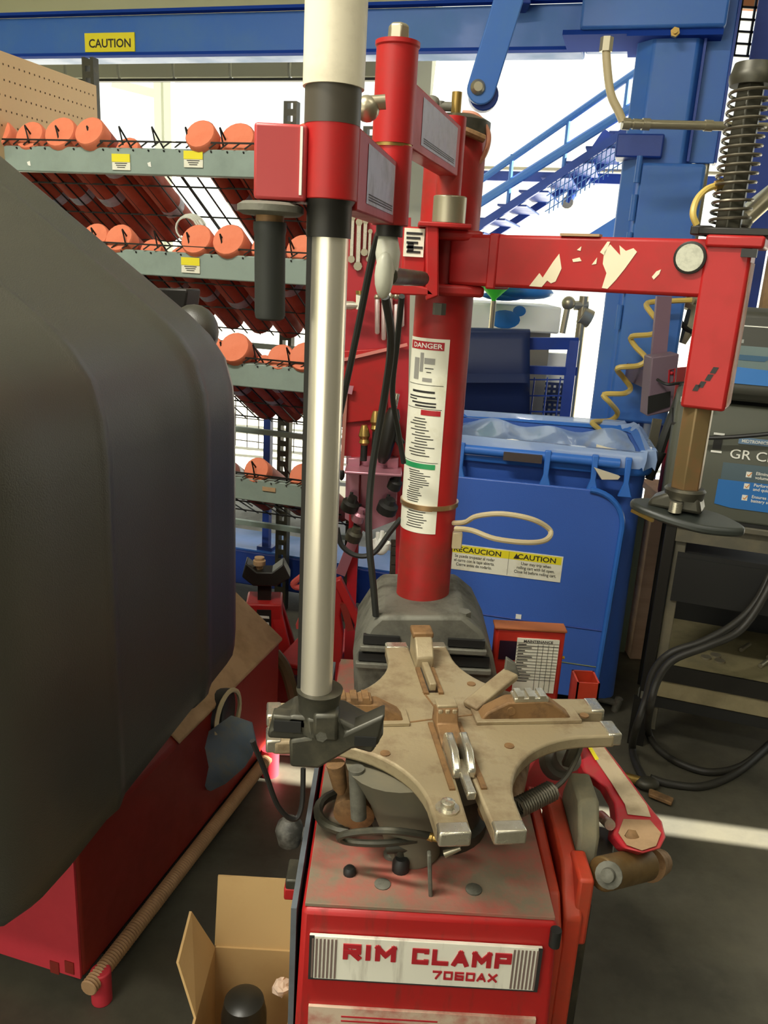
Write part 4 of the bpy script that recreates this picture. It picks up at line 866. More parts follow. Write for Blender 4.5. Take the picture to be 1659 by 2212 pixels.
# air filter box with the maintenance card, behind the table at right
b = MB(); p, q = PY(1072, 1356, 1.62), PY(1206, 1500, 1.62)
b.box((p.x, 1.62, q.z - .03), (q.x, 1.655, p.z)); mb_ = part('service_box', b, mat('service_red', (190, 44, 30), .45, dirt=(150, 50, 36), amount=.5), TC, bevel=.006)
b = MB(); b.box((p.x - .003, 1.617, p.z - .003), (q.x + .002, 1.658, p.z + .003)); part('dusty_lid', b, mat('dusty_orange', (164, 92, 50), .7), mb_, bevel=.002)
b = MB(); p2, q2 = PY(1080, 1384, 1.618), PY(1114, 1426, 1.618); b.box((p2.x, 1.6175, q2.z), (q2.x, 1.63, p2.z)); part('gauge_window', b, mat('window_dark', (22, 26, 40), .2), mb_)
b = MB(); p2, q2 = PY(1118, 1378, 1.618), PY(1197, 1480, 1.618); q2.z -= .02; b.box((p2.x, 1.6172, q2.z), (q2.x, 1.62, p2.z)); cd = part('maintenance_card', b, DECAL, mb_)
b = MB(); n_ = 13
for k in range(n_): z = p2.z - .010 - k * .0072; b.box((p2.x + .001, 1.6164, z), (q2.x - .001, 1.617, z + .0006 if k != 1 else z + .0012))
for x in (.5, .62, .75, .87): xx = p2.x + (q2.x - p2.x) * x; b.box((xx, 1.6164, q2.z), (xx + .0006, 1.617, p2.z - .012))
for k in range(n_): z = p2.z - .0145 - k * .0072; b.box((p2.x + .003, 1.6164, z), (p2.x + random.uniform(.015, .036), 1.617, z + .0018))
part('table_rule', b, INK, cd, stuff=True)
b = MB(); text(b, 'MAINTENANCE', ((p2.x + q2.x) / 2, 1.6166, p2.z - .0085), (1, 0, 0), (0, 0, 1), .0078, 0, .0002, 'CENTER', wide=1.15); part('heading', b, INK, cd, flat=True)
b = MB(); q = PY(1207, 1420, 1.63); b.cyl(q, q + V3(.012, 0, 0), .0035, n=8); part('brass_cock', b, mat('brass_y', (210, 170, 40), .4, .6), mb_)
b = MB(); p = PY(1243, 1465, 1.62); q = PY(1286, 1510, 1.62)
for x0, x1, y0, y1 in ((p.x, p.x + .004, 1.6, 1.66), (q.x - .004, q.x, 1.6, 1.66), (p.x, q.x, 1.6, 1.604), (p.x, q.x, 1.656, 1.66)): b.box((x0, y0, .50), (x1, y1, p.z))
part('tool_socket', b, ORED, TC)
b = MB(); b.box((.25, 1.60, .40), (.44, 1.69, .50)); part('rear_bracket', b, REDD, TC, bevel=.004)
# yellow coiled hose hanging from the arm
ch = thing('coiled_hose', 'yellow coiled air hose hanging beside the blue lift post', 'hose', PY(1400, 800, 3.05))
pts = []
xy = [(1510, 648), (1450, 650), (1398, 655), (1408, 678), (1430, 705), (1408, 722), (1364, 727), (1372, 748), (1396, 775), (1378, 790), (1334, 795), (1346, 815), (1362, 838), (1348, 850), (1304, 852), (1318, 870), (1334, 892), (1318, 908), (1280, 912), (1292, 925), (1300, 936)]
for k, (x, y) in enumerate(xy): pts.append(PY(x, y, 3.05 + (0.04 if k % 5 in (1, 2) else -0.04)))
b = MB(); b.tube(smooth(pts, 5), .0098, 8); part('coil', b, HOSEY, ch)
b = MB(); b.cyl(pts[-1], pts[-1] + V3(.01, 0, -.05), .009, n=10); part('hose_end', b, BRASS, ch)
b = MB(); b.cyl(pts[0] - V3(.02, 0, 0), pts[0] + V3(.06, 0, .0), .016, n=12); part('valve', b, GALV, ch)
# ================================================================== WHEEL BALANCER at the left
WB = thing('wheel_balancer', 'red wheel balancer under a big dark plastic wheel hood', 'wheel balancer', B(-1.1, 1.4, 0))
hc = (-1.2, 1.05)
def hood_ring(v, inset, lift):
    pr = [(-1.75, .50), (-.78, .50), (-.725, .505), (-.703, .53), (-.70, .57), (-.70, 1.13), (-.705, 1.19), (-.722, 1.245), (-.755, 1.288), (-.80, 1.325), (-1.40, 1.722), (-1.46, 1.75), (-1.54, 1.765), (-1.75, 1.768)]
    o = []
    for u, z in pr:
        if z < 0.8: z += lift
        d = Vector((u - hc[0], z - hc[1])); l = d.length; d = d * (1 - inset / l)
        o.append(B(hc[0] + d.x, v, hc[1] + d.y))
    return o
rings = []
for v, ins in ((.70, .20), (.715, .11), (.74, .05), (.775, .018), (.82, .004), (.88, 0), (.985, 0), (.995, -.003), (1.003, -.005), (1.012, -.003), (1.02, 0), (1.03, .003), (1.15, .003), (1.26, .003), (1.285, 0.0), (1.295, -.004), (1.31, -.004), (1.32, 0), (1.335, .004), (1.40, .004), (1.43, .006), (1.455, .016), (1.47, .036), (1.475, .06)):
    rings.append(hood_ring(v, ins, (v - .88) * .17))
b = MB(); b.sheet(rings); n_ = len(rings[0]); b.f = [f[::-1] for f in b.f]
b.f.append(list(range(n_))); b.f.append([len(b.v) - n_ + i for i in range(n_)][::-1])
part('wheel_hood', b, HOOD, WB)
b = MB(); b.prism([B(u, 1.085, z) for u, z in ((-1.75, .065), (-.852, .065), (-.852, .372), (-1.0, .49), (-1.75, .55))], D * .94); cbn = part('cabinet', b, DKRED, WB, bevel=.008)
b = MB(); b.prism([B(u, 1.45, z) for u, z in ((-.848, .37), (-.848, .378), (-1.0, .50), (-1.6, .55), (-1.6, .545), (-1.0, .494))], D * .585); part('tan_top_plate', b, TAN, WB, bevel=.002)
b = MB(); b.prism([B(u, 1.080, z) for u, z in ((-1.748, .067), (-.856, .067), (-.856, .366), (-1.0, .485), (-1.748, .54))], D * .0055); part('front_panel', b, PINK, cbn)
b = MB()
for k in range(2): q = PV(118 + 32 * k, 2090, 1.079); b.obox(q, W * .010, D * .001, Z * .014)
part('vent_slot', b, DKRED, cbn)
# corrugated edging strip: ribs one after another
b = MB(); a, e = B(-.832, 1.07, .062), B(-.832, 1.91, .062)
prof = []; L = (e - a).length; k = 0.0
while k < L: prof += [(k, .0155), (k + .0025, .0175), (k + .005, .0155)]; k += .007
b.lathe(a, e - a, prof, 14); part('corrugated_edging', b, mat('tan_conduit', (178, 140, 100), .6, dirt=(140, 104, 70), amount=.5), WB)
b = MB(); b.cyl(B(-.828, 1.105, 0), B(-.828, 1.105, .075), .020, n=24); part('leg', b, PINK, WB, bevel=.003)
b = MB(); b.cyl(B(-.83, 1.92, 0), B(-.83, 1.92, .085), .026, n=20); part('leg', b, PINK, WB)
b = MB(); b.bbox(-.86, -.838, 1.15, 1.95, .02, .064); part('skid_rail', b, BLACKM, WB)
b = MB(); b.prism([PV(x, y, 1.62) for x, y in ((316, 622), (404, 624), (404, 634), (398, 674), (340, 668))], D * .06); part('display_edge', b, BLACKM, WB, bevel=.004)
b = MB(); b.ball(PV(420, 715, 1.56), .06, sc=(.85, .8, .9), n=16, m=10); part('spindle_cover', b, HOOD, WB)
b = MB(); b.bbox(-1.1, -1.0, 1.52, 1.60, .49, 1.30); part('hood_arm', b, BLACKM, WB)
b = MB(); q = PV(490, 1545, 1.66); b.lathe(q - W * .05, W + D * .2, [(0, .045), (.004, .06), (.05, .062), (.055, .05)], 24); rl = part('roller', b, BLACK, WB)
b = MB(); b.tube([q + (D * cos(t * pi / 12) + Z * sin(t * pi / 12)) * .064 + W * .004 for t in range(24)], .006, 6, closed=True); part('roller_rim', b, HOSEW, rl)
b = MB(); rows = []
fl = [[(415, 1628), (450, 1580), (500, 1545), (545, 1560)], [(416, 1650), (452, 1610), (500, 1590), (555, 1605)], [(424, 1675), (455, 1655), (500, 1630), (545, 1632)], [(440, 1700), (458, 1706), (490, 1690), (530, 1655)]]
b.sheet([[PV(x, y, 1.58 + (.02 if (i + j) % 2 else 0)) for j, (x, y) in enumerate(r)] for i, r in enumerate(fl)]); o = part('hanging_flap', b, mat('flap_blue_grey', (108, 120, 132), .6, dirt=(140, 136, 120), amount=.6, scale=26), WB); sm = o.modifiers.new('solid', 'SOLIDIFY'); sm.thickness = .006
# ================================================================== things between balancer and changer
rc = thing('steel_chest', 'small red steel chest with faded dark label beside the balancer', 'chest', B(-.8, 2.2, 0))
b = MB(); pts = [(480, 1462), (600, 1384), (600, 1500), (560, 1640), (480, 1640)]
b.bbox(-.90, -.735, 2.12, 2.42, 0, .24); cb2 = part('chest_body', b, mat('chest_red', (168, 34, 34), .45, dirt=(130, 40, 30), amount=.5), rc, bevel=.008)
b = MB(); b.bbox(-.905, -.73, 2.115, 2.425, .24, .255); part('chest_lid', b, RED, rc, bevel=.004)
b = MB(); q = B(-.77, 2.18, .17); b.bbox(-.84, -.76, 2.112, 2.12, .09, .22); part('side_label', b, mat('faded_label', (72, 52, 66), .5), rc)
b = MB(); b.tube(smooth([B(-.89, 2.08, .30), B(-.85, 2.07, .26), B(-.815, 2.06, .16), B(-.80, 2.05, .02)], 5), .018, 8); part('tan_hose', b, mat('olive_hose', (96, 82, 54), .6), rc)
wp = thing('white_carton', 'small white carton on the floor left of the press tool', 'box', PZ(580, 1655, 0))
q = PZ(588, 1640, 0.0); b = MB(); b.box((q.x - .05, q.y + .02, 0), (q.x + .06, q.y + .12, .045)); part('carton_body', b, WHITE, wp, bevel=.004)
b = MB(); b.box((q.x - .054, q.y + .016, .045), (q.x + .064, q.y + .124, .07)); part('carton_lid', b, mat('brown_lid', (150, 104, 74), .6), wp, bevel=.004)
b = MB(); b.box((q.x - .045, q.y + .022, .07), (q.x + .05, q.y + .115, .115)); part('paper_stack', b, WHITE, wp, bevel=.004)
# jack stands
def jack(Y, o, lab, yaw=0.0, sc=1.0):
    t = thing('jack_stand', lab, 'jack stand', o)
    o = Vector(o); cx = Vector((cos(yaw), sin(yaw), 0)); cy = Vector((-sin(yaw), cos(yaw), 0))
    P_ = lambda x, y, z: o + (cx * x + cy * y + Z * z) * sc
    for sx in (-1, 1):
        for sy in (-1, 1):
            b = MB(); b.add([P_(sx * .13, sy * .11, 0), P_(sx * .09, sy * .11, 0), P_(sx * .09, sy * .08, 0), P_(sx * .13, sy * .08, 0),
                             P_(sx * .05, sy * .045, .30), P_(sx * .02, sy * .045, .30), P_(sx * .02, sy * .02, .30), P_(sx * .05, sy * .02, .30)],
                            [(0, 1, 2, 3), (4, 7, 6, 5), (0, 4, 5, 1), (1, 5, 6, 2), (2, 6, 7, 3), (3, 7, 4, 0)]); part('leg', b, RED, t, bevel=.003)
    b = MB(); b.prism([P_(-.055, -.048, .20), P_(.055, -.048, .20), P_(.048, -.048, .33), P_(-.048, -.048, .33)], cy * .096 * sc); bd = part('body', b, RED, t, bevel=.006)
    b = MB(); b.prism([P_(-.02, -.050, .22), P_(.022, -.050, .22), P_(.02, -.050, .315), P_(-.018, -.050, .315)], cy * .002 * sc); l2 = part('black_label', b, BLACK, bd)
    b = MB()
    for k in range(4): b.prism([P_(-.014, -.0515, .238 + .018 * k), P_(.016, -.0515, .236 + .018 * k), P_(.015, -.0515, .243 + .018 * k), P_(-.013, -.0515, .245 + .018 * k)], cy * .001)
    part('label_line', b, WHITE, l2)
    b = MB(); b.obox(P_(0, 0, .36), cx * .018 * sc, cy * .018 * sc, Z * .04 * sc); part('ratchet_bar', b, BLACKM, t)
    b = MB(); b.prism([P_(-.06, -.03, .40), P_(-.05, -.03, .44), P_(-.02, -.03, .415), P_(.02, -.03, .415), P_(.05, -.03, .44), P_(.07, -.03, .40), P_(.03, -.03, .375), P_(-.03, -.03, .375)], cy * .06 * sc); part('saddle', b, BLACKM, t, bevel=.004)
    b = MB(); b.tube(smooth([P_(-.12, -.10, .10), P_(-.08, -.115, .16), P_(0, -.12, .14), P_(.08, -.115, .16), P_(.12, -.10, .20)], 5), .014 * sc, 8); part('front_brace', b, PINK, t)
    return t
j1 = jack(2.3, PY(570, 1395, 2.46).xy.to_3d(), 'red jack stand with black saddle beside the balancer hood', .1, 1.17)
b = MB(); q = PY(560, 1242, 2.46); b.lathe(q - Z * .03, Z, [(0, .022), (.03, .022), (.031, .012), (.065, .012), (.066, .020), (.08, .02), (.082, .016), (.09, .016)], 14); part('screw_top', b, TAN, j1)
rf = thing('red_frame_stand', 'red A-frame stand with cut-out legs behind the chrome rod', 'stand', PY(715, 1480, 2.15).xy.to_3d())
F = lambda x, y, Y=2.15: PY(x, y, Y)
b = MB(); b.prism([F(705, 1232), F(732, 1258), F(742, 1300), F(736, 1330), F(742, 1370), F(735, 1480), F(690, 1500), F(680, 1380)], (0, .03, 0)); part('side_plate', b, RED, rf, bevel=.006)
b = MB(); b.bar(F(728, 1250), F(778, 1350), .024, .03, up=V3(0, 1, 0)); part('leg', b, RED, rf, bevel=.004)
b = MB(); b.bar(F(742, 1300), F(758, 1358), .02, .03, up=V3(0, 1, 0)); part('leg', b, DKRED, rf)
b = MB(); b.bar(F(775, 1345), F(795, 1420), .02, .04, up=V3(0, 1, 0)); q = F(795, 1420); b.bar((q.x, q.y, 0), q, .02, .04, up=V3(0, 1, 0)); part('leg', b, RED, rf)
b = MB(); q = F(712, 1490); b.bar((q.x, q.y + .015, 0), q + V3(0, .015, 0), .05, .03, up=V3(0, 1, 0)); part('leg', b, RED, rf)
b = MB(); b.tube(smooth([F(668, 1232), F(650, 1246), F(634, 1260), F(640, 1268), F(664, 1268)], 4), .009, 8); part('handle_loop', b, mat('salmon_paint', (222, 92, 88), .45), rf)
b = MB(); b.tube([F(664, 1232), F(700, 1240), F(700, 1262), F(664, 1268)], .009, 8); part('handle_stem', b, RED, rf)
b = MB(); b.bar(F(645, 1350), F(662, 1308), .016, .016, up=V3(0, 1, 0)); b.bar(F(640, 1352), F(700, 1345), .014, .014, up=V3(0, 1, 0)); part('side_rod', b, mat('salmon_paint', (222, 92, 88), .45), rf)
# red tool board with hanging tools
TBY = 2.35
T = lambda x, y, d=0.0: PY(x, y, TBY - d)
tb = thing('tool_board', 'red tool board with hanging tools behind the chrome rod', 'tool board', T(810, 1480).xy.to_3d())
b = MB(); b.prism([T(742, 470), T(888, 470), T(880, 985), T(742, 985)], (0, .02, 0)); part('back_panel', b, MAROON, tb)
b = MB(); b.prism([T(742, 758, .012), T(836, 752, .012), T(836, 905, .012), T(742, 915, .012)], (0, .012, 0)); part('tray_panel', b, RED, tb, bevel=.003)
b = MB(); b.bar(T(738, 778, .02), T(880, 744, .02), .008, .012, up=V3(0, 1, 0)); part('pale_rail', b, mat('salmon_rail', (214, 130, 120), .5), tb)
b = MB(); b.bar(T(770, 985), T(752, 1480), .03, .02, up=V3(0, 1, 0)); part('leg', b, MAROON, tb); b = MB(); b.bar(T(868, 985), T(862, 1480), .03, .02, up=V3(0, 1, 0)); part('leg', b, MAROON, tb)
b = MB(); b.prism([T(748, 985, .0), T(872, 985, .0), T(866, 1120, .0), T(790, 1150, .0), T(745, 1120, .0)], (0, .02, 0)); part('lower_panel', b, MAG, tb)
b = MB(); b.box(T(744, 1010, .1) - Z * .01, T(868, 1010, -.02)); part('lower_shelf', b, MAG, tb, bevel=.003)
b = MB(); b.bar(T(735, 1240, .02), T(790, 1100, .02), .03, .014, up=V3(0, 1, 0)); part('diagonal_brace', b, MAG, tb)
for x0, x1 in ((752, 1030), (835, 1030)):
    b = MB(); b.prism([T(x0, 990, .03), T(x0 + 26, 990, .03), T(x0 + 22, 1100, .03), T(x0 + 6, 1120, .03)], (0, .02, 0)); part('bracket_plate', b, MAG, tb, bevel=.002)
POS = [('bright', 768), ('long', 788), ('bent', 803)]
def tool(nm, lab, cat, grp=None): return thing(nm, lab, cat, (0, 0, 0), grp)
def place(t, pt):  # root at its hook
    t.location = pt; ORG[t.name] = Vector(pt)
for k, (x, y0, y1, wd) in enumerate(((762, 470, 560, .010), (776, 480, 575, .012), (790, 478, 545, .010), (800, 500, 560, .008))):
    t = tool('wrench', 'steel wrench hanging high on the red tool board, %s from left' % ORD[k], 'wrench', 'wrenches on the tool board'); place(t, T(x, y0, .01))
    a, e = T(x, y0, .012), T(x - 3, y1, .012)
    b = MB(); b.bar(a, e, .006, wd, up=V3(1, 0, 0)); part('shank', b, STEEL, t, bevel=.001)
    b = MB(); b.lathe(e + V3(0, .004, 0), (0, -1, 0), [(0, wd), (.008, wd)], 8); part('jaw_end', b, GALV, t); b = MB(); b.lathe(a + V3(0, .004, 0), (0, -1, 0), [(0, wd * .8), (.008, wd * .8)], 8); part('jaw_end', b, GALV, t)
for k, (x, y0, y1) in enumerate(((815, 642, 722), (829, 642, 735), (843, 640, 716), (856, 640, 740), (868, 642, 706))):
    t = tool('chrome_bar', 'pale steel bar hanging below the arm bracket, %s from left' % ORD[k], 'bar', 'bars on the tool board'); place(t, T(x, y0, .015))
    b = MB(); b.lathe(T(x, y1, .02), T(x, y0, .02) - T(x, y1, .02), [(0, .004), (.004, .007), (.1, .007), (.104, .004)], 10); part('rod', b, mat('pinkish_chrome', (220, 196, 190), .3, .5), t)
    b = MB(); b.ball(T(x, y0, .02), .009); part('head', b, GALV, t)
t = tool('pressure_gauge', 'chrome gauge tool sticking out left of the hanging hose', 'gauge'); place(t, T(752, 660, .05))
b = MB(); b.lathe(T(734, 660, .06), T(768, 660, .06) - T(734, 660, .06), [(0, .008), (.004, .012), (.035, .012), (.045, .008), (.06, .008)], 14); part('gauge_barrel', b, CHROME, t)
b = MB(); b.cyl(T(776, 668, .06), T(776, 630, .06), .009, n=12); part('gauge_body', b, DECAL, t)
b = MB(); b.cyl(T(778, 636, .06), T(778, 628, .06), .012, n=12); part('gauge_cap', b, BRASS, t)
t = tool('tire_iron', 'long pale tire iron hanging left on the tool board', 'tire iron'); place(t, T(748, 850, .02))
b = MB(); b.bar(T(748, 840, .022), T(738, 1020, .022), .010, .008, up=V3(0, 1, 0)); part('shaft', b, mat('salmon_steel', (190, 130, 116), .4, .4), t)
b = MB(); b.prism([T(742, 832, .03), T(764, 834, .03), T(760, 852, .03), T(740, 848, .03)], (0, .006, 0)); part('hook_plate', b, MAG, t)
b = MB(); b.ball(T(738, 1025, .022), .012, sc=(.8, .6, 1.5)); part('tip', b, BLACKM, t)
for k, (x, y) in enumerate(((787, 935), (812, 905))):
    t = tool('brass_coupler', 'brass air coupler on the tool board, %s of two' % ('left' if k == 0 else 'right'), 'coupler', 'brass couplers'); place(t, T(x, y, .03))
    b = MB(); b.lathe(T(x, y + 28, .04), T(x, y - 22, .04) - T(x, y + 28, .04), [(0, .008), (.01, .016), (.02, .012), (.03, .017), (.05, .012), (.06, .008)], 14); part('coupler_body', b, BRASS, t)
    b = MB(); b.cyl(T(x - 2, y + 60, .04), T(x, y + 26, .04), .010, n=10); part('coupler_hose', b, BLACK, t)
t = tool('impact_wrench', 'black air impact wrench hanging low on the tool board', 'impact wrench'); place(t, T(838, 900, .04))
b = MB(); b.lathe(T(825, 1000, .05), T(852, 880, .05) - T(825, 1000, .05), [(0, .010), (.02, .020), (.07, .024), (.14, .022), (.16, .014)], 16); part('motor_body', b, BLACKM, t)
b = MB(); b.bar(T(842, 920, .05), T(868, 960, .05), .022, .02, up=V3(0, 1, 0)); part('grip', b, BLACK, t, bevel=.003)
b = MB(); b.cyl(T(852, 880, .05), T(858, 850, .05), .008, n=10); part('anvil', b, STEEL, t)
for k, (x, y, s, mt) in enumerate(((752, 1085, .026, BLACKM), (760, 1150, .024, CASTD), (832, 1090, .03, BLACK), (848, 1040, .02, BLACK), (770, 1110, .018, MAG))):
    t = tool('cable_clamp', 'dark clamp head hanging in the clutter below the tool board, %s from the top left' % ORD[k], 'clamp', 'clamps below the tool board'); place(t, T(x, y, .05))
    b = MB(); b.lathe(T(x, y + 18, .06), (.3, -.3, 1), [(0, s * .5), (.006, s), (.03, s), (.036, s * .6), (.05, s * .5)], 12); part('clamp_body', b, mt, t)
    b = MB(); b.cyl(T(x, y + 20, .06), T(x + 8, y - 22, .05), .005, n=8); part('clamp_wire', b, BLACK, t)
t = tool('white_glove', 'white work glove caught low behind the hanging hoses', 'glove'); place(t, T(825, 1170, .03))
b = MB(); b.ball(T(822, 1178, .03), .026, sc=(1, .4, 1.2)); part('palm', b, WHITE, t)
for k, (x, y) in enumerate(((808, 1165), (816, 1150), (826, 1147), (836, 1152), (843, 1172))):
    b = MB(); b.tube([T(822 + (x - 825) * .6, 1176, .03), T(x, y, .032)], [.008, .006], 8); part('finger', b, WHITE, t)
t = thing('steel_yardstick', 'grey ruler leaning upright against the blue runway', 'ruler', PY(848, 1290, 2.5).xy.to_3d())
b = MB(); b.bar(PY(846, 1370, 2.5).xy.to_3d(), PY(852, 1165, 2.5), .022, .006, up=V3(0, 1, 0)); ys = part('blade', b, CAST, t)
b = MB()
for k in range(9): q = PY(847 + k * .5, 1340 - k * 20, 2.497); b.obox(q, (.007, 0, 0), (0, .0005, 0), (0, 0, .0015))
part('tick_mark', b, INK, ys)
# ================================================================== BIN
BY = radians(10); bx = V3(cos(BY), -sin(BY), 0); by = V3(sin(BY), cos(BY), 0); BO = V3(.745, 2.47, 0)
P_ = lambda x, y, z: BO + bx * x + by * y + Z * z
BIN = thing('trash_cart', 'large blue plastic trash cart with its lid hanging open in front', 'trash cart', P_(-.3, .3, 0))
def rrect(x0, x1, y0, y1, r, z, n=5):
    o = []
    for cx_, cy_, a0 in ((x1 - r, y1 - r, 0), (x0 + r, y1 - r, 90), (x0 + r, y0 + r, 180), (x1 - r, y0 + r, 270)):
        for k in range(n + 1): a = radians(a0 + 90 * k / n); o.append(P_(cx_ + r * cos(a), cy_ + r * sin(a), z))
    return o
def loft(b, rings, cap0=False, cap1=False):
    n = len(rings[0]); b.sheet([r + [r[0]] for r in rings])
    return b
b = MB(); R0 = [rrect(-.60, .07, .10, .52, .05, .04), rrect(-.62, .06, .07, .56, .05, .80), rrect(-.63, .065, .05, .57, .06, .86), rrect(-.63, .065, .05, .57, .06, .90), rrect(-.60, .035, .08, .54, .05, .895), rrect(-.58, .03, .11, .50, .05, .06)]
loft(b, R0); o = part('bin_body', b, BINB, BIN)
b = MB(); b.prism(rrect(-.60, .07, .10, .52, .05, .04), Z * .02); part('bin_floor', b, BINB, BIN)
b = MB(); loft(b, [rrect(-.64, .075, .04, .58, .07, .845), rrect(-.645, .08, .035, .585, .07, .855), rrect(-.645, .08, .035, .585, .07, .905), rrect(-.63, .065, .05, .57, .06, .915), rrect(-.61, .045, .07, .55, .055, .90)]); part('rim', b, mat('rim_blue', (52, 112, 200), .35), BIN)
# lid hanging down in front
LT, LB, lr = .80, .085, .11
def lidpts(y, ins=0.0):
    o = [P_(-.68 + ins, y, LB + ins), ]
    xr = .0 - ins
    for k in range(7): a = radians(-90 + 90 * k / 6); o.append(P_(xr - .05 + .05 * cos(a) - .012, y + 0, LB + ins + .05 + .05 * sin(a)))
    for k in range(9): a = radians(90 * k / 8); o.append(P_(xr - lr + lr * cos(a) , y + .02 * 0, LT - ins - lr + lr * sin(a)))
    o.append(P_(-.68 + ins, y, LT - ins))
    return o
b = MB(); b.prism(lidpts(-.005), by * .012); lid = part('lid', b, BINB, BIN, bevel=.004)
b = MB(); rim_ = lidpts(-.008)[1:-1]; b.tube(rim_, .009, 8); part('lid_rim', b, mat('rim_blue', (52, 112, 200), .35), lid)
b = MB(); b.tube([P_(-.66, -.006, .345), P_(-.3, -.0065, .338), P_(-.01, -.006, .335)], .0025, 5); part('lid_crease', b, BLUED, lid)
b = MB(); b.tube([P_(-.66, -.006, .215), P_(-.01, -.006, .205)], .002, 5); part('lid_seam', b, mat('dull_yellow', (120, 130, 90), .6), lid)
b = MB(); b.cyl(P_(-.64, .03, .885), P_(-.03, .03, .882), .016, n=16); part('hinge_bar', b, mat('rim_blue', (52, 112, 200), .35), BIN)
for k, x in enumerate((-.52, -.40, -.25, -.105, -.005)):
    if k == 1: continue
    b = MB(); b.prism([P_(x - .010, .015, .905), P_(x + .010, .015, .905), P_(x + .008, .0, .83), P_(x + .022, -.004, .785), P_(x - .022, -.004, .785), P_(x - .008, .0, .83)], by * .014); part('hinge_strap', b, mat('rim_blue', (52, 112, 200), .35), BIN, bevel=.003)
b = MB(); b.obox(P_(-.327, .012, .877), bx * .06, by * .006, Z * .013); part('hinge_pin_cover', b, mat('pin_brown', (72, 62, 58), .5), BIN)
# caution sticker on the lid
sy = -.0065
def PL(x, y): r = ray(x, y); o_ = P_(0, sy, 0); t = (o_ - EYE).dot(by) / r.dot(by); return EYE + r * t
tl, tr_, brp = PL(930, 1168), PL(1217, 1205), PL(1215, 1261)
SXv = (tr_ - tl); SXv.z = -.004; sh = (tr_.z - brp.z); sw_ = SXv.length; SXv.normalize(); SZv = -by.cross(SXv).normalized(); SZv = SZv if SZv.z > 0 else -SZv
def ST(x, z, d=0): return tl + SXv * x - SZv * z - by * d
b = MB(); b.prism([ST(0, 0, .0005), ST(sw_, 0, .0005), ST(sw_, sh, .0005), ST(0, sh, .0005)], by * .002); cs = part('caution_sticker', b, DECAL, lid)
b = MB(); b.prism([ST(.004, .003, .0009), ST(sw_ - .004, .003, .0009), ST(sw_ - .004, sh * .33, .0009), ST(.004, sh * .33, .0009)], by * .0003); part('yellow_header', b, INKY, cs)
b = MB(); mid = sw_ * .60
b.prism([ST(mid, .003, .0014), ST(mid + .0008, .003, .0014), ST(mid + .0008, sh - .003, .0014), ST(mid, sh - .003, .0014)], by * .0003)
c2 = mid + (sw_ - mid) * .52; c1 = mid * .5 + .02; hs = sh * .27
text(b, 'CAUTION', ST(c2, sh * .28, .0014), SXv, SZv, hs, 0, .0004, 'CENTER', wide=1.15)
text(b, 'PRECAUCION', ST(c1, sh * .28, .0014), SXv, SZv, hs, 0, .0004, 'CENTER', wide=1.15)
for cc, ls in ((c2, ('User may trip when', 'rolling cart with lid open.', 'Close lid before rolling cart.')), (c1, ('Se puede tropezar al rodar', 'el carro con la tapa abierta.', 'Cierre antes de rodarlo.'))):
    for k, s_ in enumerate(ls): text(b, s_, ST(cc, sh * (.50 + .165 * k), .0014), SXv, SZv, sh * .165, 0, .0001, 'CENTER', wide=.82)
xt = c2 - hs * 2.75; b.add([ST(xt - hs * .38, sh * .29, .0014), ST(xt + hs * .38, sh * .29, .0014), ST(xt, sh * .08, .0014)], [(0, 1, 2)])
part('caution_print', b, INK, cs, flat=True)
b = MB(); q = PL(1120, 1332); b.obox(q, bx * .009, by * .0008, Z * .008); part('small_sticker', b, WHITE, lid)
b = MB(); q = P_(.05, .50, .075); b.cyl(q, q + bx * .05, .075, n=24); part('wheel', b, BLACK, BIN, bevel=.006)
b = MB(); b.cyl(P_(.0, .12, .03), P_(.085, .1, .03), .012, n=10); b.cyl(P_(.075, .1, .0), P_(.085, .1, .05), .014, n=10); part('axle_stub', b, CAST, BIN)
bag = thing('bin_liner', 'clear plastic liner bag folded over the blue cart rim', 'bag', P_(-.3, .3, .85))
b = MB(); rows = []
random.seed(3)
for i, (ins, z) in enumerate(((.05, .70), (.04, .80), (.02, .88), (.0, .922), (-.018, .925), (-.022, .90), (-.02, .87))):
    r = rrect(-.63 + ins, .065 - ins, .05 + ins * (1.0 if i > 2 else 3), .57 - ins, .06, z, 8)
    rr = []
    for k, p in enumerate(r):
        w_ = .006; rr.append(p + Z * (w_ * sin(k * 2.1 + i)) + (bx * .006 * sin(k * 1.3 + i * .7) + by * .006 * sin(k * 1.9)))
    rows.append(rr + [rr[0]])
b.sheet(rows); part('liner_sheet', b, BAGM, bag)
b = MB(); rows = []
for i in range(9):
    rows.append([P_(-.59 + .62 * j / 24, .09 + .44 * i / 8, .893 - .035 * sin(pi * i / 8) * sin(pi * j / 24) + .010 * sin(j * .75 + i * .5) + .006 * sin(j * .4 - i * .9)) for j in range(25)])
b.sheet(rows); part('liner_fold', b, BAGM, bag)
for nm, lab, cat, cpx, sz, mt in (('paper_plate', 'crumpled white paper plate on the bin liner', 'paper', (1105, 968), .045, WHITE), ('card_scrap', 'torn cream card scrap at the right bin corner', 'card', (1308, 980), .032, mat('cream_card', (226, 216, 190), .7))):
    q = PY(*cpx, 2.58); t = thing(nm, lab, cat, q)
    b = MB(); rows = []
    for i in range(5): rows.append([q + bx * (sz * (j - 2) / 2 * (1.3 if cat == 'paper' else 1)) + Z * (sz * .7 * (i - 2) / 2 * (1 - (.3 * abs(j - 2) / 2 if cat == 'paper' and i > 2 else 0)) + .3 * sz * (j - 2) / 4 * (-1 if cat == 'card' else 0)) + by * (.25 * sz * sin(i + j * .7)) for j in range(5)])
    b.sheet(rows); o = part('sheet', b, mt, t); sm = o.modifiers.new('solid', 'SOLIDIFY'); sm.thickness = .003
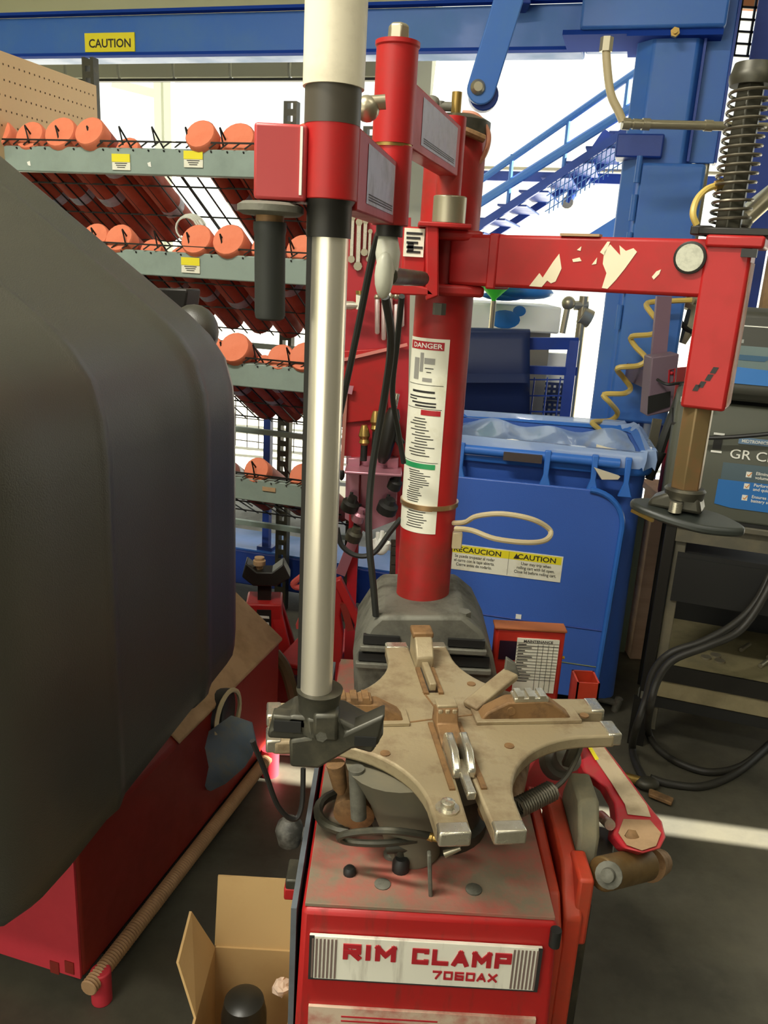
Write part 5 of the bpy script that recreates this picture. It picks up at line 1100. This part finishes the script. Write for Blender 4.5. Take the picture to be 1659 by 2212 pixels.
q = PY(1310, 1030, 2.47); t = thing('wedge_scrap', 'folded cream paper tucked under the bin rim', 'paper', q)
b = MB(); b.prism([PY(x, y, 2.47) for x, y in ((1285, 1012), (1340, 1030), (1335, 1036), (1300, 1036))], (0, .02, 0)); part('fold', b, mat('cream_card', (226, 216, 190), .7), t)
# ================================================================== CHARGER CART (right)
CYW = radians(18); kx = V3(cos(CYW), -sin(CYW), 0); ky = V3(sin(CYW), cos(CYW), 0); KO = V3(.862, 2.37, 0)
Q = lambda x, y, z: KO + kx * x + ky * y + Z * z
def kbox(b, x0, x1, y0, y1, z0, z1): return b.obox(Q((x0 + x1) / 2, (y0 + y1) / 2, (z0 + z1) / 2), kx * ((x1 - x0) / 2), ky * ((y1 - y0) / 2), Z * ((z1 - z0) / 2))
CT = thing('charger_cart', 'dark steel shelf cart carrying the battery charger at right', 'cart', Q(.3, .2, 0))
CW_, CD = .62, .42
for x in (0, CW_):
    for y in (0, CD):
        b = MB(); kbox(b, x - .016, x + .016, y - .016, y + .016, 0.0, .75); part('leg', b, BLACKM, CT, bevel=.003)
b = MB(); kbox(b, .018, .05, .0, .03, .05, .75); part('inner_post', b, CARTG, CT, bevel=.003)
b = MB(); kbox(b, -.03, CW_ + .03, -.03, CD + .02, .745, .765); part('top_shelf', b, CARTG, CT, bevel=.004)
b = MB(); kbox(b, -.0, CW_, -.012, 0.004, .69, .745); part('apron', b, CARTG, CT)
b = MB(); kbox(b, .03, CW_, -.005, CD, .635, .655); kbox(b, .03, CW_, -.008, .004, .50, .64); part('hanging_bin', b, BLACK, CT)
b = MB(); kbox(b, .03, CW_, CD - .02, CD, .28, .64); kbox(b, .03, CW_, .1, .12, .46, .635); part('back_sheet', b, BLACK, CT)
b = MB(); kbox(b, .0, CW_, -.01, CD, .27, .285); part('lower_shelf', b, mat('dusty_shelf', (132, 122, 90), .6, dirt=(100, 92, 66), amount=.6, scale=10), CT)
b = MB(); kbox(b, .0, CW_, -.018, -.01, .235, .29); part('shelf_lip', b, BLACKM, CT)
b = MB(); kbox(b, .0, CW_, -.012, .02, .175, .232); part('front_rail', b, mat('dusty_rail', (150, 138, 104), .6, dirt=(110, 102, 76), amount=.6), CT, bevel=.003)
b = MB(); kbox(b, .0, CW_, -.006, .03, .135, .172); part('under_rail', b, BLACK, CT)
b = MB(); kbox(b, -.03, .02, -.03, .0, .0, .16); part('foot_guard', b, BLACKM, CT)
b = MB(); b.cyl(Q(0, 0, .16), Q(0, 0, .185), .02, n=14); part('leg_collar', b, CAST, CT)
for k, (x, y) in enumerate(((.17, .1), (.21, .09), (.20, .13), (.33, .1), (.36, .18), (.28, .2))):
    t = thing('steel_washer' if k < 3 else 'steel_pin', ('loose shiny washer on the lower cart shelf, %s from left' if k < 3 else 'loose grey pin on the lower cart shelf, %s from left') % ORD[k if k < 3 else k - 3], 'washer' if k < 3 else 'pin', Q(x, y, .286), 'loose bits on the cart shelf')
    b = MB()
    if k < 3: b.lathe(Q(x, y, .2855), Z, [(0, .006), (0, .016), (.006, .016), (.006, .006)], 14)
    else: b.cyl(Q(x, y, .293), Q(x + .03, y + .06, .293), .007, n=10)
    part('ring' if k < 3 else 'pin_body', b, GALV, t)
Qk = Q; SHX = -.1
Q = lambda x, y, z: Qk(x + SHX, y, z)
# charger
CH = thing('battery_charger', 'grey battery charger with a blue label on the cart', 'charger', Q(.33, .2, .765))
b = MB(); b.prism([Q(.06, y, z) for y, z in ((-.02, .768), (-.02, 1.03), (.02, 1.105), (.3, 1.115), (.3, .768))], kx * .5); cs_ = part('case', b, CHG, CH, bevel=.012)
b = MB(); kbox(b, .055, .565, -.012, .305, 1.035, 1.042); part('case_seam', b, BLACK, CH)
b = MB(); kbox(b, .20, .56, -.026, -.02, .765, .775); part('foot_gap', b, BLACK, CH)
fz = -.0215
b = MB(); b.prism([Q(x, fz, z) for x, z in ((.205, .895), (.56, .90), (.56, .815), (.25, .815), (.205, .822))], -ky * .001); lb_ = part('blue_label', b, SCRN, CH)
b = MB(); b.prism([Q(x, fz, z) for x, z in ((.21, .945), (.56, .95), (.56, .897), (.21, .893))], -ky * .0008); part('label_fade', b, mat('label_fade', (84, 102, 110), .5), CH)
b = MB(); text(b, 'GR Charger', Q(.222, fz - .0015, .960), kx, Z, .038, 0, .0002, wide=1.12); part('lettering', b, WHITE, CH, flat=True)
b = MB(); kbox(b, .24, .325, fz - .001, fz, 1.003, 1.022); bdg = part('badge', b, mat('badge_blue', (110, 140, 170), .4), CH)
b = MB(); text(b, 'MIDTRONICS', Q(.2825, fz - .0016, 1.008), kx, Z, .0125, 0, .0002, 'CENTER', wide=.92); part('badge_print', b, WHITE, bdg, flat=True)
b = MB(); kbox(b, .175, .198, fz - .001, fz, .98, 1.018); sw = part('switch', b, BLACK, CH)
b = MB(); kbox(b, .172, .201, fz - .0012, fz, 1.021, 1.027); kbox(b, .172, .201, fz - .0012, fz, .970, .976); part('switch_mark', b, WHITE, sw)
for k in range(3):
    z = .918 - .034 * k; b = MB(); kbox(b, .275, .290, fz - .002, fz - .001, z - .008, z + .008); cbx = part('check_box', b, WHITE, CH)
    b = MB(); b.bar(Q(.278, fz - .003, z), Q(.282, fz - .003, z - .004), .002, .001, up=ky); b.bar(Q(.282, fz - .003, z - .004), Q(.289, fz - .003, z + .007), .002, .001, up=ky); part('check_mark', b, INKO, cbx)
    b = MB(); s1, s2 = (('Eliminates a gas', 'volume surface'), ('Performs charge', 'and quickly tests'), ('Ensures a "good"', 'battery service'))[k]
    text(b, s1, Q(.300, fz - .0025, z + .002), kx, Z, .0125, 0, .0002); text(b, s2, Q(.300, fz - .0025, z - .010), kx, Z, .0125, 0, .0002); part('bullet_text', b, WHITE, CH, flat=True)
b = MB(); b.tube(smooth([Q(.14, -.05, 1.012), Q(.22, -.055, 1.025), Q(.33, -.06, 1.05), Q(.45, -.06, 1.085), Q(.6, -.05, 1.1)], 5), .006, 8); part('power_lead', b, BLACK, CH)
DS = thing('display_unit', 'black display unit with a blue screen on top of charger', 'display', Q(.35, .15, 1.115))
b = MB(); b.prism([Q(.10, y, z) for y, z in ((-.015, 1.135), (-.03, 1.15), (.02, 1.36), (.06, 1.372), (.2, 1.372), (.2, 1.118), (.0, 1.118))], kx * .42); dcase = part('housing', b, mat('display_case', (66, 66, 58), .5), DS, bevel=.012)
fn_ = (Q(0, .02, 1.36) - Q(0, -.03, 1.15)).normalized()
def SC(x, t, d=.001): return Q(x, -.03, 1.15) + fn_ * t - ky * d * .97 + Z * d * .2
b = MB(); b.prism([SC(.14, .02), SC(.50, .02), SC(.50, .125), SC(.14, .125)], -ky * .001); part('screen', b, mat('screen_glass', (110, 128, 128), .15), DS)
b = MB(); b.prism([SC(x, t, .0025) for x, t in ((.14, .02), (.50, .02), (.50, .075), (.30, .062), (.14, .068))], -ky * .0006); part('screen_print', b, SCRN, DS)
b = MB(); b.prism([SC(x, t, .0028) for x, t in ((.20, .085), (.27, .085), (.29, .1), (.19, .1))], -ky * .0006); part('screen_shape', b, mat('screen_dark', (50, 90, 120), .3), DS)
b = MB(); b.prism([SC(x, t, .001) for x, t in ((.15, .132), (.21, .132), (.21, .142), (.15, .142))], -ky * .0006); part('brand_strip', b, mat('strip_grey', (150, 154, 150), .5), DS)
b = MB(); b.prism([SC(x, t, .001) for x, t in ((.16, .178), (.50, .178), (.50, .181), (.16, .181))], -ky * .0006); part('paper_slot', b, WHITE, DS)
pl = thing('paper_slips', 'white paper slips sticking out between display and charger', 'paper', Q(.12, -.02, 1.11))
for k in range(2):
    b = MB(); kbox(b, .07, .15, -.03 + .01 * k, .02, 1.105 + .006 * k, 1.108 + .006 * k); part('slip', b, WHITE, pl)
Q = Qk
# cables of the cart, looping to the floor
cbm = mat('cable_black', (46, 44, 38), .5)
c1 = thing('charger_cable', 'thick black cable looping from the cart down to the floor', 'cable', PZ(1385, 1650, .02))
b = MB(); b.tube(smooth([PY(1680, 1200, 2.3), PY(1640, 1290, 2.25), PY(1590, 1345, 2.22), PY(1520, 1385, 2.2), PY(1450, 1410, 2.2), PY(1412, 1450, 2.2), PY(1395, 1510, 2.18), PY(1375, 1570, 2.16), PZ(1366, 1610, .03), PZ(1372, 1645, .012), PZ(1395, 1690, .012)], 6), .0115, 10); part('cable_jacket', b, cbm, c1)
c2_ = thing('clamp_cable', 'second black cable curling across the floor to a clamp', 'cable', PZ(1500, 1700, .02))
b = MB(); b.tube(smooth([PY(1690, 1190, 2.27), PY(1655, 1280, 2.22), PY(1600, 1360, 2.19), PY(1530, 1395, 2.17), PY(1455, 1425, 2.17), PY(1420, 1470, 2.16), PY(1404, 1530, 2.15), PZ(1400, 1580, .04), PZ(1425, 1620, .012), PZ(1475, 1652, .011), PZ(1540, 1668, .011), PZ(1610, 1650, .011), PZ(1680, 1590, .011)], 6), .0115, 10); part('cable_jacket', b, cbm, c2_)
b = MB(); b.tube(smooth([PZ(1405, 1680, .02), PZ(1450, 1694, .011), PZ(1520, 1698, .011), PZ(1590, 1670, .011), PZ(1650, 1620, .011), PZ(1700, 1570, .011)], 6), .0115, 10); c3 = thing('ground_cable', 'lower black cable lying across the sunny strip of floor', 'cable', PZ(1500, 1690, .0)); part('cable_jacket', b, cbm, c3)
cl = thing('battery_clamp', 'dull metal battery clamp lying at the cable end', 'clamp', PZ(1395, 1690, 0))
b = MB(); q = PZ(1398, 1692, .02); b.ball(q, .03, sc=(1.2, .9, .6)); part('clamp_body', b, CASTD, cl)
b = MB(); b.prism([q + V3(.0, -.02, -.012), q + V3(.06, -.06, -.014), q + V3(.045, -.085, -.014), q + V3(-.01, -.05, -.012)], Z * .012); part('clamp_jaw', b, RUST, cl, bevel=.003)
b = MB(); b.cyl(q + V3(-.02, .01, .0), q + V3(-.085, .02, .01), .014, n=12); part('clamp_spring', b, BRASS, cl)
# items right of the lift post
eb = thing('switch_box', 'mauve grey electrical box on the side of the lift post', 'switch box', PY(1430, 880, 2.75))
b = MB(); b.prism([PY(x, y, 2.75) for x, y in ((1408, 772), (1468, 764), (1452, 888), (1398, 900))], (0, .09, 0)); bxx = part('box_body', b, mat('mauve_box', (112, 92, 104), .5), eb, bevel=.004)
b = MB(); b.prism([PY(x, y, 2.749) for x, y in ((1400, 856), (1448, 845), (1446, 878), (1398, 894))], (0, -.003, 0)); part('cover_plate', b, BLACK, bxx)
b = MB(); b.tube([PY(x, y, 2.748) for x, y in ((1446, 800), (1458, 796), (1456, 825), (1444, 828))], .003, 6, closed=True); part('red_outline', b, INKR, bxx)
b = MB(); b.ball(PY(1451, 806, 2.748), .006); part('red_button', b, INKR, bxx)
b = MB(); b.tube(smooth([PY(1420, 820, 2.74), PY(1440, 830, 2.7), PY(1465, 828, 2.7), PY(1492, 826, 2.72)], 5), .005, 8); part('box_cable', b, BLACK, eb)
b = MB(); p = PY(1440, 770, 2.79); c_ = PY(1432, 830, 2.84); b.box((c_.x - .03, 2.83, c_.z - .03), (c_.x + .03, 3.26, c_.z + .03)); part('mount_strut', b, mat('mauve_dark', (84, 66, 82), .5), eb)
b = MB(); b.prism([PY(x, y, 2.83) for x, y in ((1420, 640), (1452, 640), (1440, 770), (1408, 775))], (0, .02, 0)); part('upper_panel', b, mat('mauve_panel', (124, 98, 112), .5), eb)
rd = thing('red_canister', 'bright red canister with silver neck behind the mount head', 'canister', PY(1470, 1040, 2.85))
q = PY(1470, 1050, 2.85); b = MB(); b.lathe((q.x, 2.85, 0.70), Z, [(0, .07), (.02, .075), (.30, .075), (.33, .05)], 24); part('canister_body', b, RED, rd)
b = MB(); b.cyl(PY(1455, 950, 2.76), PY(1460, 915, 2.76), .02, n=14); part('silver_neck', b, GALV, rd)
b = MB(); b.tube(smooth([PY(1478, 830, 2.7), PY(1460, 880, 2.68), PY(1440, 930, 2.66), PY(1425, 975, 2.66)], 5), .016, 8); b.cyl(PY(1425, 975, 2.66), PY(1402, 1035, 2.66), .022, .014, n=12); part('nozzle_hose', b, BGRIP, rd)
b = MB(); b.bar(PY(1420, 905, 2.72), PY(1408, 965, 2.72), .03, .01, up=V3(0, 1, 0)); part('side_plate', b, CARTG, rd)
rw2 = thing('red_white_sign', 'washed out red and white sign in the gap behind the slide sleeve', 'sign', PY(1480, 800, 3.6))
b = MB(); b.prism([PY(x, y, 3.6) for x, y in ((1462, 795), (1520, 790), (1515, 880), (1452, 880))], (0, .02, 0)); part('red_panel', b, mat('pale_red', (232, 96, 84), .5), rw2)
b = MB(); q = PY(1485, 880, 3.61); b.bar((q.x, 3.62, 0), (q.x, 3.62, PY(1485, 690, 3.61).z), .05, .02, up=V3(0, 1, 0)); part('sign_post', b, WHITE, rw2)
lg = thing('lamp_bracket', 'grey jointed bracket with black cord seen through the gap by the sleeve', 'bracket', PY(1490, 700, 3.3))
b = MB(); b.tube([PY(1480, 650, 3.3), PY(1500, 665, 3.3), PY(1492, 700, 3.3), PY(1474, 742, 3.3)], [.03, .03, .03, .014], 8); part('arm', b, GALV, lg)
b = MB(); b.tube(smooth([PY(1455, 640, 3.28), PY(1462, 680, 3.28), PY(1480, 708, 3.28), PY(1505, 720, 3.28)], 5), .01, 8); part('cord', b, BLACK, lg)
b = MB(); q = PY(1480, 655, 3.3); b.cyl(q, (q.x, q.y, 2.0), .012, n=8); part('drop_rod', b, GALV, lg)
ply = thing('plywood_crate', 'pinkish plywood crate standing behind the cart', 'crate', PY(1500, 1450, 3.05).xy.to_3d())
p, q = PY(1385, 1090, 3.05), PY(1800, 1110, 3.05)
b = MB(); b.box((p.x + .02, 2.97, 0), (q.x + .1, 3.10, .69)); part('crate_body', b, PLY, ply, bevel=.003)
b = MB(); b.box((p.x + .0, 2.76, .675), (p.x + .30, 3.11, .70)); part('crate_lid', b, PLY, ply, bevel=.003)
b = MB(); b.bar(V3(p.x - .01, 3.04, 0), V3(p.x - .01, 3.04, .62), .05, .02, up=V3(0, 1, 0)); part('pale_edge_board', b, mat('pale_green', (150, 166, 140), .6), ply)
wb_ = thing('sunlit_patch_panel', 'added white panel painted as the sunlit patch behind the cart shelf', 'board', PY(1610, 1180, 2.93))
b = MB(); b.prism([PY(x, y, 2.96) for x, y in ((1556, 1120), (1720, 1140), (1720, 1330), (1572, 1330))], (0, .01, 0)); part('panel', b, WHITE, wb_)  # white colour stands in for sunlight falling behind the cart
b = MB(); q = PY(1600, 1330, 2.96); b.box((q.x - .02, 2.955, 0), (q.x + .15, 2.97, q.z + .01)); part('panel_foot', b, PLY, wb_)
mf = thing('mesh_guard', 'black wire mesh guard panel at the top right', 'mesh', PY(1640, 80, 3.6))
b = MB(); p, q = PY(1580, -40, 3.6), PY(1760, 130, 3.6)
for k in range(8): x = p.x + (q.x - p.x) * k / 7; b.bar((x, 3.6, q.z), (x, 3.6, p.z), .008, .008, up=V3(0, 1, 0))
for k in range(7): z = q.z + (p.z - q.z) * k / 6; b.bar((p.x, 3.6, z), (q.x, 3.6, z), .008, .008)
part('wire', b, WIRE, mf)
b = MB(); b.bar((q.x, 3.6, 0), (q.x, 3.6, p.z), .04, .04, up=V3(0, 1, 0)); part('post', b, BLACKM, mf)
tw = thing('tan_panel', 'tan wooden panel high in the top right corner', 'panel', PY(1640, 20, 4.2))
b = MB(); p, q = PY(1590, -60, 4.2), PY(1800, 28, 4.2); b.box((p.x, 4.2, q.z), (q.x + .3, 4.24, p.z)); part('board', b, mat('brown_board', (176, 112, 72), .7), tw)
b = MB(); b.bar((q.x + .2, 4.22, 0), (q.x + .2, 4.22, q.z), .06, .04, up=V3(0, 1, 0)); part('post', b, PALE, tw)
wr = thing('window_rack', 'pale slatted rack with a tan edge right of the red sleeve', 'rack', PY(1635, 600, 3.4).xy.to_3d())
p, q = PY(1600, 470, 3.4), PY(1650, 665, 3.4)
for k in range(16):
    z = q.z - .25 + (p.z - q.z + .2) * k / 15; b = MB(); b.box((p.x - .02, 3.4, z), (p.x + .045, 3.42, z + .02)); part('slat', b, PALE, wr)
b = MB(); b.bar((q.x - .0, 3.4, 0), (q.x - .0, 3.4, p.z), .03, .03, up=V3(0, 1, 0)); b.bar((p.x - .03, 3.4, 0), (p.x - .03, 3.4, p.z), .02, .03, up=V3(0, 1, 0)); part('edge_post', b, TAN, wr)
gt = thing('grey_duct', 'grey strut with pale end leaning right of the spring', 'strut', PY(1640, 430, 3.2))
b = MB(); a, e = PY(1605, 478, 3.2), PY(1690, 400, 3.2); b.cyl(a, e, .03, n=14); part('tube', b, GALV, gt)
b = MB(); b.ball(a, .035); b.bar(PY(1600, 470, 3.2), PY(1600, 470, 3.2) - Z * .02, .05, .05); part('joint', b, CAST, gt)
b = MB(); b.prism([PY(x, y, 3.22) for x, y in ((1612, 440), (1700, 370), (1700, 420), (1625, 470))], (0, .02, 0)); part('pale_plate', b, PALE, gt)
# ================================================================== CARDBOARD BOX bottom left
bxT = thing('cardboard_box', 'open brown cardboard box on the floor by the changer', 'box', V3(-.19, 1.08, 0))
X0, X1, Y0, Y1, H_ = -.262, -.105, .93, 1.2, .235
t_ = .004
for nm, p0, p1 in (('rear_wall', (X0, Y1 - t_, 0), (X1, Y1, H_)), ('side_wall', (X0, Y0, 0), (X0 + t_, Y1, H_)), ('side_wall', (X1 - t_, Y0, 0), (X1, Y1, H_)), ('front_wall', (X0, Y0, 0), (X1, Y0 + t_, H_)), ('bottom', (X0, Y0, 0), (X1, Y1, t_))):
    b = MB(); b.box(p0, p1); part(nm, b, CARD, bxT)
b = MB(); b.prism([V3(X0 + .002, Y1, H_), V3(X1 - .002, Y1, H_), V3(X1 - .002, Y1 + .03, H_ + .125), V3(X0 + .002, Y1 + .03, H_ + .125)], (0, t_, 0)); part('rear_flap', b, CARD, bxT)
b = MB(); b.prism([V3(X0, Y0 + .12, H_), V3(X0, Y1 - .004, H_), V3(X0 - .035, Y1 - .03, H_ + .10), V3(X0 - .035, Y0 + .15, H_ + .08)], (t_, 0, 0)); part('side_flap', b, CARD, bxT)
b = MB(); b.prism([V3(X1, Y0 + .01, H_), V3(X1, Y1 - .004, H_), V3(X1 + .004, Y1 - .02, H_ + .05), V3(X1 + .004, Y0 + .03, H_ + .04)], (t_, 0, 0)); part('side_flap', b, CARD, bxT)
of = thing('oil_filter', 'black cylindrical part standing in the cardboard box', 'filter', V3(-.185, 1.08, .005))
b = MB(); b.lathe((-.187, 1.09, .006), Z, [(0, .036), (.16, .038), (.20, .038), (.228, .033), (.235, .02)], 28); fb = part('canister', b, mat('filter_black', (40, 38, 32), .35), of)
b = MB()
for k in range(16): a = 2 * pi * k / 16; b.bar(V3(-.187 + .0385 * cos(a), 1.09 + .0385 * sin(a), .03), V3(-.187 + .0385 * cos(a), 1.09 + .0385 * sin(a), .19), .004, .003)
part('grip_rib', b, BLACK, fb)
pp = thing('packing_paper', 'pale pink packing paper crumpled at the front of the box', 'paper', V3(-.23, 1.0, .12))
for (c_, s_) in (((-.232, 1.01, .215), (.5, .5, 2.0)), ((-.245, .99, .22), (.6, .6, 1.0)), ((-.128, 1.12, .235), (.7, .7, .7))):
    b = MB(); b.ball(c_, .022, n=10, m=7, sc=s_)
    for i in range(len(b.v)): b.v[i] += V3(random.uniform(-.003, .003), random.uniform(-.003, .003), random.uniform(-.003, .003))
    part('wad', b, PINKP, pp, flat=True)
